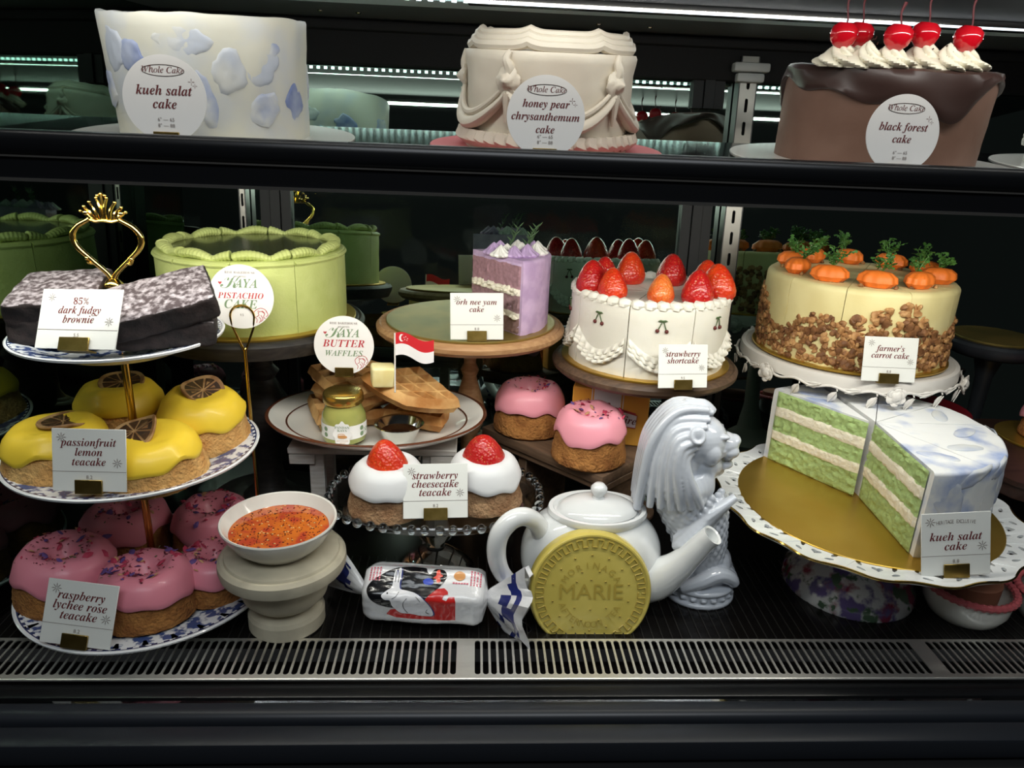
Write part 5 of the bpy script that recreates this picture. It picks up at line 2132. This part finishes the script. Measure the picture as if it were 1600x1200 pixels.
g.obj('spout', porc, t)
bis = mat('biscuit_glaze', (206, 188, 98), .2, col2=(196, 178, 88), scale=30, coat=.4)
bisd = mat('biscuit_glaze_dark', (176, 154, 70), .25, coat=.4)  # darker yellow for the looped border, dots and letters
Mb = Matrix.Translation((-.008, -.058, .0435)) @ Matrix.Rotation(radians(-13), 4, 'X')
BR = .0645
cut = -.0445


def clampz(p, q=BR):
    return p


g = G()
n = 120
prof = [(1.0, .017), (1.0, .006), (.988, .0025), (.965, .0008), (.94, .0006), (.925, .0016), (.90, .0018), (.5, .0014), (0, .0012)]
vs, fs = [], []
for i in range(n):
    a = 2 * pi * i / n
    for f, d in prof:
        r = BR * f
        x, z = r * cos(a), r * sin(a)
        if z < cut * (.94 + .06 * f) and f > .05:
            z = cut * (.94 + .06 * f)
        vs.append((x, d, z))
k = len(prof)
for i in range(n):
    for q in range(k - 1):
        fs.append((i * k + q, ((i + 1) % n) * k + q, ((i + 1) % n) * k + q + 1, i * k + q + 1))
g.add(vs, fs, 0, Mb)
face = g.obj('biscuit_face', bis, t)
g = G()
m = 32        # looped border
P = []
for i in range(m * 20):
    a = 2 * pi * i / (m * 20)
    s = 2 * pi * m * a / (2 * pi)
    r = BR * (.830 + .062 * max(-1, min(1, 2.2 * sin(s))))
    a2 = a - .026 * sin(2 * s)
    x, z = r * cos(a2), r * sin(a2)
    if z < cut * .97:
        continue
    P.append(Vector((x, .0009, z)))
seg = []
for p in P:
    if seg and (p - seg[-1]).length > .012:
        g.tube([Mb @ q for q in seg], .0007, 5)
        seg = []
    seg.append(p)
g.tube([Mb @ q for q in seg], .0007, 5)
for a, r in [(pi * .5 + k * 2 * pi / 14, .63) for k in range(14)] + [(pi * .5 + .42, .38), (pi * .5 - .35, .38), (pi * .5 + .9, .30), (pi * .5, .22), (pi * .5 - .9, .30), (-pi * .5 - .8, .36), (-pi * .5, .28), (-pi * .5 + .8, .36), (-pi * .5 - .3, .48), (-pi * .5 + .3, .48)]:
    x, z = BR * r * cos(a), BR * r * sin(a)
    if z > cut * .93:
        g.ball(Mb @ Vector((x, .0009, z)), (.0012, .0006, .0012), 8)
q = G()
put(q, 'MARIE', 0, -.0065, .0235, .0008, sx=1.05)
for word, r0, a0, da, flip in (('MORINAGA', .46, 2.55, -.28, 0), ('AFTERNOON TEA', .53, -2.80, .195, 1)):
    for i, ch in enumerate(word):
        a = a0 + da * i
        x, z = BR * r0 * cos(a), BR * r0 * sin(a)
        if ch != ' ':
            put(q, ch, x, z - .0035, .0100, .0008, rot=(pi / 2 - a) if not flip else (-pi / 2 - a))
g.geo(q, Mb)
g.obj('pressed_pattern', bisd, face, smooth=True)

# ------------------------------------------------------------------ lion-headed fish statue
g = G()
bx = .030
g.lathe([(0, 0), (.0405, 0), (.0415, .003), (.0405, .0055), (.0375, .007), (.0370, .0155), (.0400, .017), (.0410, .0195), (.0395, .022), (.030, .025), (0, .027)], 64, M=Matrix.Translation((bx, 0, 0)) @ Matrix.Diagonal((1, .88, 1, 1)))
for k in range(20):           # meander band
    a = 2 * pi * k / 20
    g.box((bx + .0375 * cos(a), .033 * sin(a), .0112), (.006, .006, .0045), 0)
# waves under the body, curling forward
for k in range(5):
    y = -.026 + k * .013
    g.tube(bez([(bx - .026, y, .022), (bx - .005, y * 1.05, .034), (bx + .014, y * .9, .043), (bx + .030, y * .75, .036), (bx + .036, y * .7, .027)], 20), lerp_list([.006, .009, .0105, .0085, .006], 21), 10)
g.ball((bx + .004, 0, .032), (.030, .026, .020), 20)
g.ball((bx + .033, -.008, .030), (.0085, .0085, .0085), 12)
g.ball((bx + .020, 0, .046), (.014, .020, .020), 14)
# fish body rising and widening
P = bez([(bx + .004, 0, .030), (bx - .004, 0, .055), (bx - .014, .001, .085), (bx - .026, .001, .115), (bx - .034, .001, .140), (bx - .036, 0, .170)], 40)
g.tube(P, lerp_list([.024, .025, .030, .0355, .037, .033], len(P)), 28, flat=.86)
for i in range(15):           # scales
    z = .050 + i * .0068
    f = (z - .030) / .14
    cxx = bx + .004 - .040 * min(1, max(0, f)) ** 1.1
    rad = .0235 + .0145 * min(1, max(0, (z - .05) / .07))
    for j in range(9):
        a = -pi / 2 + (j - 4 + .5 * (i % 2)) * .31
        x, y = cxx + rad * cos(a), rad * .90 * sin(a)
        g.ball((x, y, z), (.0052, .0040, .0058), 8)
# fan-shaped fin from the side toward the front
for k in range(7):
    f = k / 6
    b = Vector((-.010, -.030, .082 + .010 * f))
    e = Vector((.006 + .044 * f, -.034 + .010 * f, .100 + .048 * f - .012 * (1 - f)))
    g.tube(bez([b, (b + e) / 2 + Vector((0, -.006, .004)), e], 12), lerp_list([.0045, .0075, .0050], 13), 8)
g.tube(bez([(.010, -.030, .108), (.030, -.026, .128), (.050, -.022, .149)], 12), lerp_list([.012, .0105, .0030], 13), 10, flat=.6)
# neck, head, muzzle
g.ball((-.014, 0, .185), (.034, .032, .052), 26)
g.ball((.006, 0, .205), (.033, .031, .032), 26)
g.ball((.012, 0, .178), (.026, .027, .024), 20)
g.ball((.031, 0, .2035), (.0215, .0185, .0135), 20)
g.ball((.0465, 0, .2075), (.0070, .0105, .0065), 14)
for s in (-1, 1):
    g.ball((.040, s * .0085, .1965), (.0115, .0095, .0085), 14)
    g.ball((.026, s * .0155, .2170), (.0120, .0062, .0040), 12)       # brow
    g.ball((.0275, s * .0165, .2115), (.0042, .0032, .0032), 10)      # eye
    g.ball((.018, s * .0245, .1980), (.0110, .0075, .0125), 14)       # cheek
    for k in range(3):
        g.tube([(.034, s * (.0182 - .0008 * k), .2005 - k * .0032), (.028, s * .0200, .1995 - k * .0036), (.020, s * .0225, .197 - k * .0040)], .0013, 6)
    # ear
    M = Matrix.Translation((-.0005, s * .0290, .2225)) @ Matrix.Rotation(s * .5, 4, 'X')
    g.ball(M @ Vector((0, 0, 0)), (.0085, .0050, .0105), 12)
    g.tube([M @ Vector((.0065 * cos(q), s * .0035, .0085 * sin(q))) for q in [k * 2 * pi / 14 for k in range(14)]], .0022, 6, closed=True)
g.ball((.0345, 0, .1775), (.0145, .0130, .0062), 14)      # lower jaw
g.ball((.0265, 0, .1705), (.0140, .0140, .0105), 14)
g.tube(bez([(.036, 0, .186), (.044, 0, .1855), (.045, 0, .183)], 8), lerp_list([.008, .0085, .004], 9), 10, flat=.4)
# mane: long strands swept back and down on both sides
rd = random.Random(4)
for s in (-1, 1):
    for i in range(7):
        f = i / 6
        sy = s * (.010 + .024 * min(1, f * 1.6))
        st = Vector((.018 - .022 * f, sy * .9, .243 - .040 * f))
        p1 = Vector((-.026 + .016 * f, sy, .240 - .046 * f))
        p2 = Vector((-.042 + .036 * f, sy + s * .003, .200 - .024 * f))
        p3 = Vector((-.047 + .050 * f, sy + s * .004, .165 - .008 * f))
        e = Vector((-.050 + .062 * f, sy + s * .002, .122 + .016 * f))
        Q = bez([st, p1, p2, p3, e], 30)
        g.tube(Q, lerp_list([.0034, .0050, .0056, .0058, .0056, .0040], len(Q)), 10)
for k in range(5):      # strands down the back of the head
    y = -.018 + k * .009
    Q = bez([(.012, y * .5, .2455), (-.020, y * .8, .2440), (-.043, y, .2120), (-.050, y, .170), (-.053, y * .9, .120 + .004 * (k % 3))], 26)
    g.tube(Q, lerp_list([.0044, .0056, .0058, .0058, .0046], len(Q)), 10)
g.tube(bez([(.020, 0, .2395), (.008, 0, .2470), (-.012, 0, .2480)], 10), lerp_list([.005, .008, .006], 11), 10)
for s in (-1, 1):       # beard at the throat
    for k in range(4):
        Q = bez([(.020 - k * .006, s * (.020 + .003 * k), .176 - .002 * k), (.020 - k * .004, s * (.024 + .003 * k), .156), (.014 - k * .004, s * (.022 + .004 * k), .134 + k * .002)], 14)
        g.tube(Q, lerp_list([.0050, .0068, .0040], len(Q)), 9)
o = g.obj('lion_fish_statue', porcg, loc=(.2375, .711, 0), rot=(0, 0, radians(-6)), weld=False)
o.scale = (.98, 1.0, .925)
tag(o, 'white porcelain statue with a lion head and scaly fish body', 'statue')
md = o.modifiers.new('skin', 'REMESH')
md.mode = 'VOXEL'
md.voxel_size = .00125
md.use_smooth_shade = True
sm_ = o.modifiers.new('smooth', 'SMOOTH')
sm_.factor = .5
sm_.iterations = 1

# ------------------------------------------------------------------ pierced plate with the cut blue and green cake
px_, py_, pz_ = .452, .725, .1055
t = thing('pierced_plate', 'white scalloped porcelain cake plate with pierced rim and gilt edge', 'cake stand', (px_, py_, 0))
PR = .163
nsc = 16


def scal(a, R=PR):
    return R * (1 + .016 * cos(nsc * a))


def hole(a, r, rot, kind, s):
    L = []
    for i in range(18):
        q = 2 * pi * i / 18
        if kind == 'heart':
            x, y = .8 * sin(q) ** 3, (.8125 * cos(q) - .3125 * cos(2 * q) - .125 * cos(3 * q) - .0625 * cos(4 * q)) * .8
        else:
            x, y = .42 * sin(q) * (1 - .25 * cos(q)), .95 * cos(q)
        x, y = x * s, y * s
        x, y = x * cos(rot) - y * sin(rot), x * sin(rot) + y * cos(rot)
        L.append(((r + y) * cos(a) - x * sin(a), (r + y) * sin(a) + x * cos(a)))
    return L


g = G()
for i in range(nsc):
    a = 2 * pi * i / nsc
    h = pi / nsc
    aa = [a - h + 2 * h * k / 20 for k in range(21)]
    loops = [[(scal(q) * cos(q), scal(q) * sin(q)) for q in aa] + [(.112 * cos(q), .112 * sin(q)) for q in reversed(aa)]]
    loops.append(hole(a, .1445, pi, 'heart', .0066))
    for d, r, ro, s in ((.10, .1515, 1.0, .0050), (-.10, .1515, -1.0, .0050), (.115, .1385, .4, .0052), (-.115, .1385, -.4, .0052), (0, .1300, 0, .0042)):
        loops.append(hole(a + d, r, ro, 'leaf', s))
    g.geo(filled(loops, .003))


def rise(x, y, z):
    r = hypot(x, y)
    return (x, y, pz_ - .0015 + z + .0055 * max(0, (r - .118) / .045) ** 1.3)


g.v = [rise(*v) for v in g.v]
g.obj('pierced_rim', porc, t, angle=30)
g = G()
g.lathe([(0, pz_), (.113, pz_), (.114, pz_ - .0015), (.113, pz_ - .003), (.05, pz_ - .006), (.025, pz_ - .010), (0, pz_ - .010)], 72)
floral = mat('floral_glaze', (222, 224, 226), .12, coat=.4)
nt = floral.node_tree
tc = nt.nodes.new('ShaderNodeTexCoord')
prev = None
bcol = lin((222, 224, 226))
mixsrc = None
for i, (sc, col, lo, hi, off) in enumerate(((26, (150, 62, 88), .60, .64, 0), (34, (110, 96, 150), .60, .64, 7), (60, (86, 112, 88), .64, .67, 13))):
    mp = nt.nodes.new('ShaderNodeMapping')
    mp.inputs['Location'].default_value = (off, off * 2, off)
    nt.links.new(tc.outputs['Object'], mp.inputs[0])
    nn = nt.nodes.new('ShaderNodeTexNoise')
    nn.inputs['Scale'].default_value = sc
    nn.inputs['Detail'].default_value = 4
    nt.links.new(mp.outputs[0], nn.inputs['Vector'])
    rp = nt.nodes.new('ShaderNodeValToRGB')
    rp.color_ramp.elements[0].position, rp.color_ramp.elements[1].position = lo - .08, hi - .05
    nt.links.new(nn.outputs[0], rp.inputs[0])
    mx = nt.nodes.new('ShaderNodeMixRGB')
    nt.links.new(rp.outputs[0], mx.inputs[0])
    mx.inputs[2].default_value = lin(col)
    if mixsrc:
        nt.links.new(mixsrc, mx.inputs[1])
    else:
        mx.inputs[1].default_value = bcol
    mixsrc = mx.outputs[0]
nt.links.new(mixsrc, nt.nodes['Principled BSDF'].inputs['Base Color'])
g.obj('well', floral, t)
g = G()
g.tube([(scal(2 * pi * i / 320) * cos(2 * pi * i / 320), scal(2 * pi * i / 320) * sin(2 * pi * i / 320), pz_ + .0045) for i in range(320)], .0013, 6, closed=True)
g.obj('gilt_edge', brass, t)
g = G()
g.lathe([(0, pz_ - .009), (.027, pz_ - .009), (.022, .085), (.022, .070), (.030, .055), (.048, .040), (.064, .026), (.072, .014), (.074, .004), (.073, 0), (.06, 0), (0, .004)], 72)
g.obj('foot', floral, t)
board('gold board under the cut blue and green cake', (px_ + .001, py_ + .003, pz_ + .0002), .139, gold)
marb = mat('marbled_blue_frosting', (228, 229, 228), .5, col2=(150, 166, 204), scale=20, detail=5, lo=.50, hi=.66, bump=.3, bscale=60, sss=.04)
green_b = [(0, (164, 186, 120), 1), (.029, (232, 224, 200), 0), (.041, (164, 188, 122), 1), (.060, (234, 226, 204), 0), (.073, (160, 184, 118), 1), (.0935, (228, 230, 228), 0)]
gf = layered('pandan_layers', [(z, c) for z, c, s in green_b], .8)
R, H = .1245, .0935
acx, acy = .4525, .738
t = thing('cut_cake', 'cut cake with green sponge layers, cream and blue marbled top', 'cake', (acx, acy, pz_ + .0033))
A0, A1 = radians(-94), radians(122)
ns = 7
for i in range(ns):
    a, b = A0 + (A1 - A0) * i / ns, A0 + (A1 - A0) * (i + 1) / ns
    g = wedge_body(cyl_prof(R, H, .004), a, b, .0016, 45, i * 1.7, 12, .0016)
    s = g.obj('slice', marb, t, loc=(-.006, .001, 0) if i == ns - 1 else (0, 0, 0))
    for fa, side in ((a, 1), (b, -1)):
        if i in (0, ns - 1) and fa in (A0, A1):
            cut_face(fa, R - .005, .0005, H - .002, .0022, i + 1.0, [(z, 0, f) for z, c, f in green_b], side).obj('cut_face', gf, s, loc=(.0010 * sin(fa) * side, -.0010 * cos(fa) * side, 0))
    am = (a + b) / 2
    if i < 3:
        for z, w, h, m in ((.06, .020, .022, smear_b), (.03, .014, .012, smear_g), (.085, .022, .008, smear_b)):
            smear(s, R + .0006, am + .1 * sin(i * 3 + z * 90), z, w, h, m, .3, i + z * 50, .0026)
    G().ball((0, 0, 0), (.020, .008, .0016), 18, amp=.0007, fr=160).obj('top_smear', (smear_b, smear_g)[i % 2], s, loc=(R * .72 * cos(am), R * .72 * sin(am), H + .0002), rot=(0, 0, am + .9))
price_card(['kueh salat', 'cake'], '8.8', .0640, .0614, (.4665, .5795, .1108), (-.101, -.217, -.116), 'price card reading heritage exclusive kueh salat cake on pierced plate', .62, .22, heritage=True)

# ------------------------------------------------------------------ right-hand end
ink_wood = mat('ink_black_wood', (46, 50, 56), .45, col2=(32, 36, 42), scale=20, detail=6, bump=.06, bscale=40)
stand('small dark pedestal stand standing in for a mirror reflection at right', (.728, .955, 0), .064, .2450, ink_wood, .018, .011, .042, False)  # solid stand and board put in for the mirror image of one out of view
board('bare gold board on the stand that stands in for a reflection', (.728, .955, .2452), .054, goldg)
g = G()
L = []
for i in range(60):
    a = 2 * pi * i / 60
    x, y = sup(a, .150, .116, 3.2)
    w = 1 + .018 * cos(10 * a)
    L.append((x * w, y * w))
g = filled([L], .006)
wt = thing('wavy_tray', 'dark brown wavy-edged tray on a block at the right end', 'tray', (.765, .805, .1335))
dkb = mat('dark_brown_lacquer', (58, 38, 32), .35, col2=(48, 31, 27), scale=16, detail=6, stretch=(1, 8, 8))
g.obj('tray_top', dkb, wt, angle=30)
g = filled([[(x * .985, y * .985) for x, y in L]], .016)
g.obj('skirt', dkb, wt, loc=(0, 0, -.011), angle=30)
G().rbox((.0, .0, -.0765), (.16, .12, .114), .003).obj('block', dkb, wt)
board('gold board on the dark brown wavy tray', (.757, .850, .1366), .060, gold)
teacake('pinkish teacake on the gold board of the wavy tray', (.757, .850, .1396), .036, .050, ic_pink, sponge_b, True, 9.7, 'teacake on the wavy tray', drip=.1)
ropem = mat('pink_rope_glaze', (190, 92, 96), .3, coat=.3)
for i, (x, y, R, lab) in enumerate(((.560, .672, .046, 'white bowl with pink rope rim under the pierced plate'), (.655, .660, .040, 'second white bowl with pink rope rim at the right edge'))):
    t = thing('rope_bowl', lab, 'bowl', (x, y, 0))
    G().lathe([(0, 0), (R * .70, 0), (R * .80, .004), (R * .94, .016), (R * .98, .030), (R, .036), (R * .96, .036), (R * .93, .028), (R * .7, .008), (0, .006)], 56).obj('bowl', white_gl, t)
    g = G()
    g.tube([(R * .99 * cos(2 * pi * k / 160), R * .99 * sin(2 * pi * k / 160), .037) for k in range(160)], [.0036 + .0009 * (k % 4 < 2) for k in range(160)], 8, closed=True)
    g.obj('rope_rim', ropem, t)
    o = G().lathe([(0, 0), (.024, 0), (.030, .020), (.031, .040), (.029, .0415), (0, .0415)], 36).obj('terracotta_cup', mat('terracotta', (150, 96, 72), .7, bump=.1, bscale=80), loc=(x, y, .0065))
    tag(o, 'terracotta cup standing in the ' + ('bowl under the pierced plate' if i == 0 else 'bowl at the right edge'), 'cup')
t = thing('red_plate', 'red plate on a low dark stand behind the cut cake', 'plate', (.592, .888, 0))
G().lathe([(0, .160), (.05, .160), (.066, .165), (.068, .1655), (.067, .163), (.05, .1565), (0, .1565)], 56).obj('dish', mat('red_glaze', (120, 24, 34), .25, coat=.3), t)
G().lathe([(0, .157), (.03, .157), (.012, .145), (.010, .03), (.03, .008), (.034, 0), (0, 0)], 36).obj('pedestal', ink_wood, t)
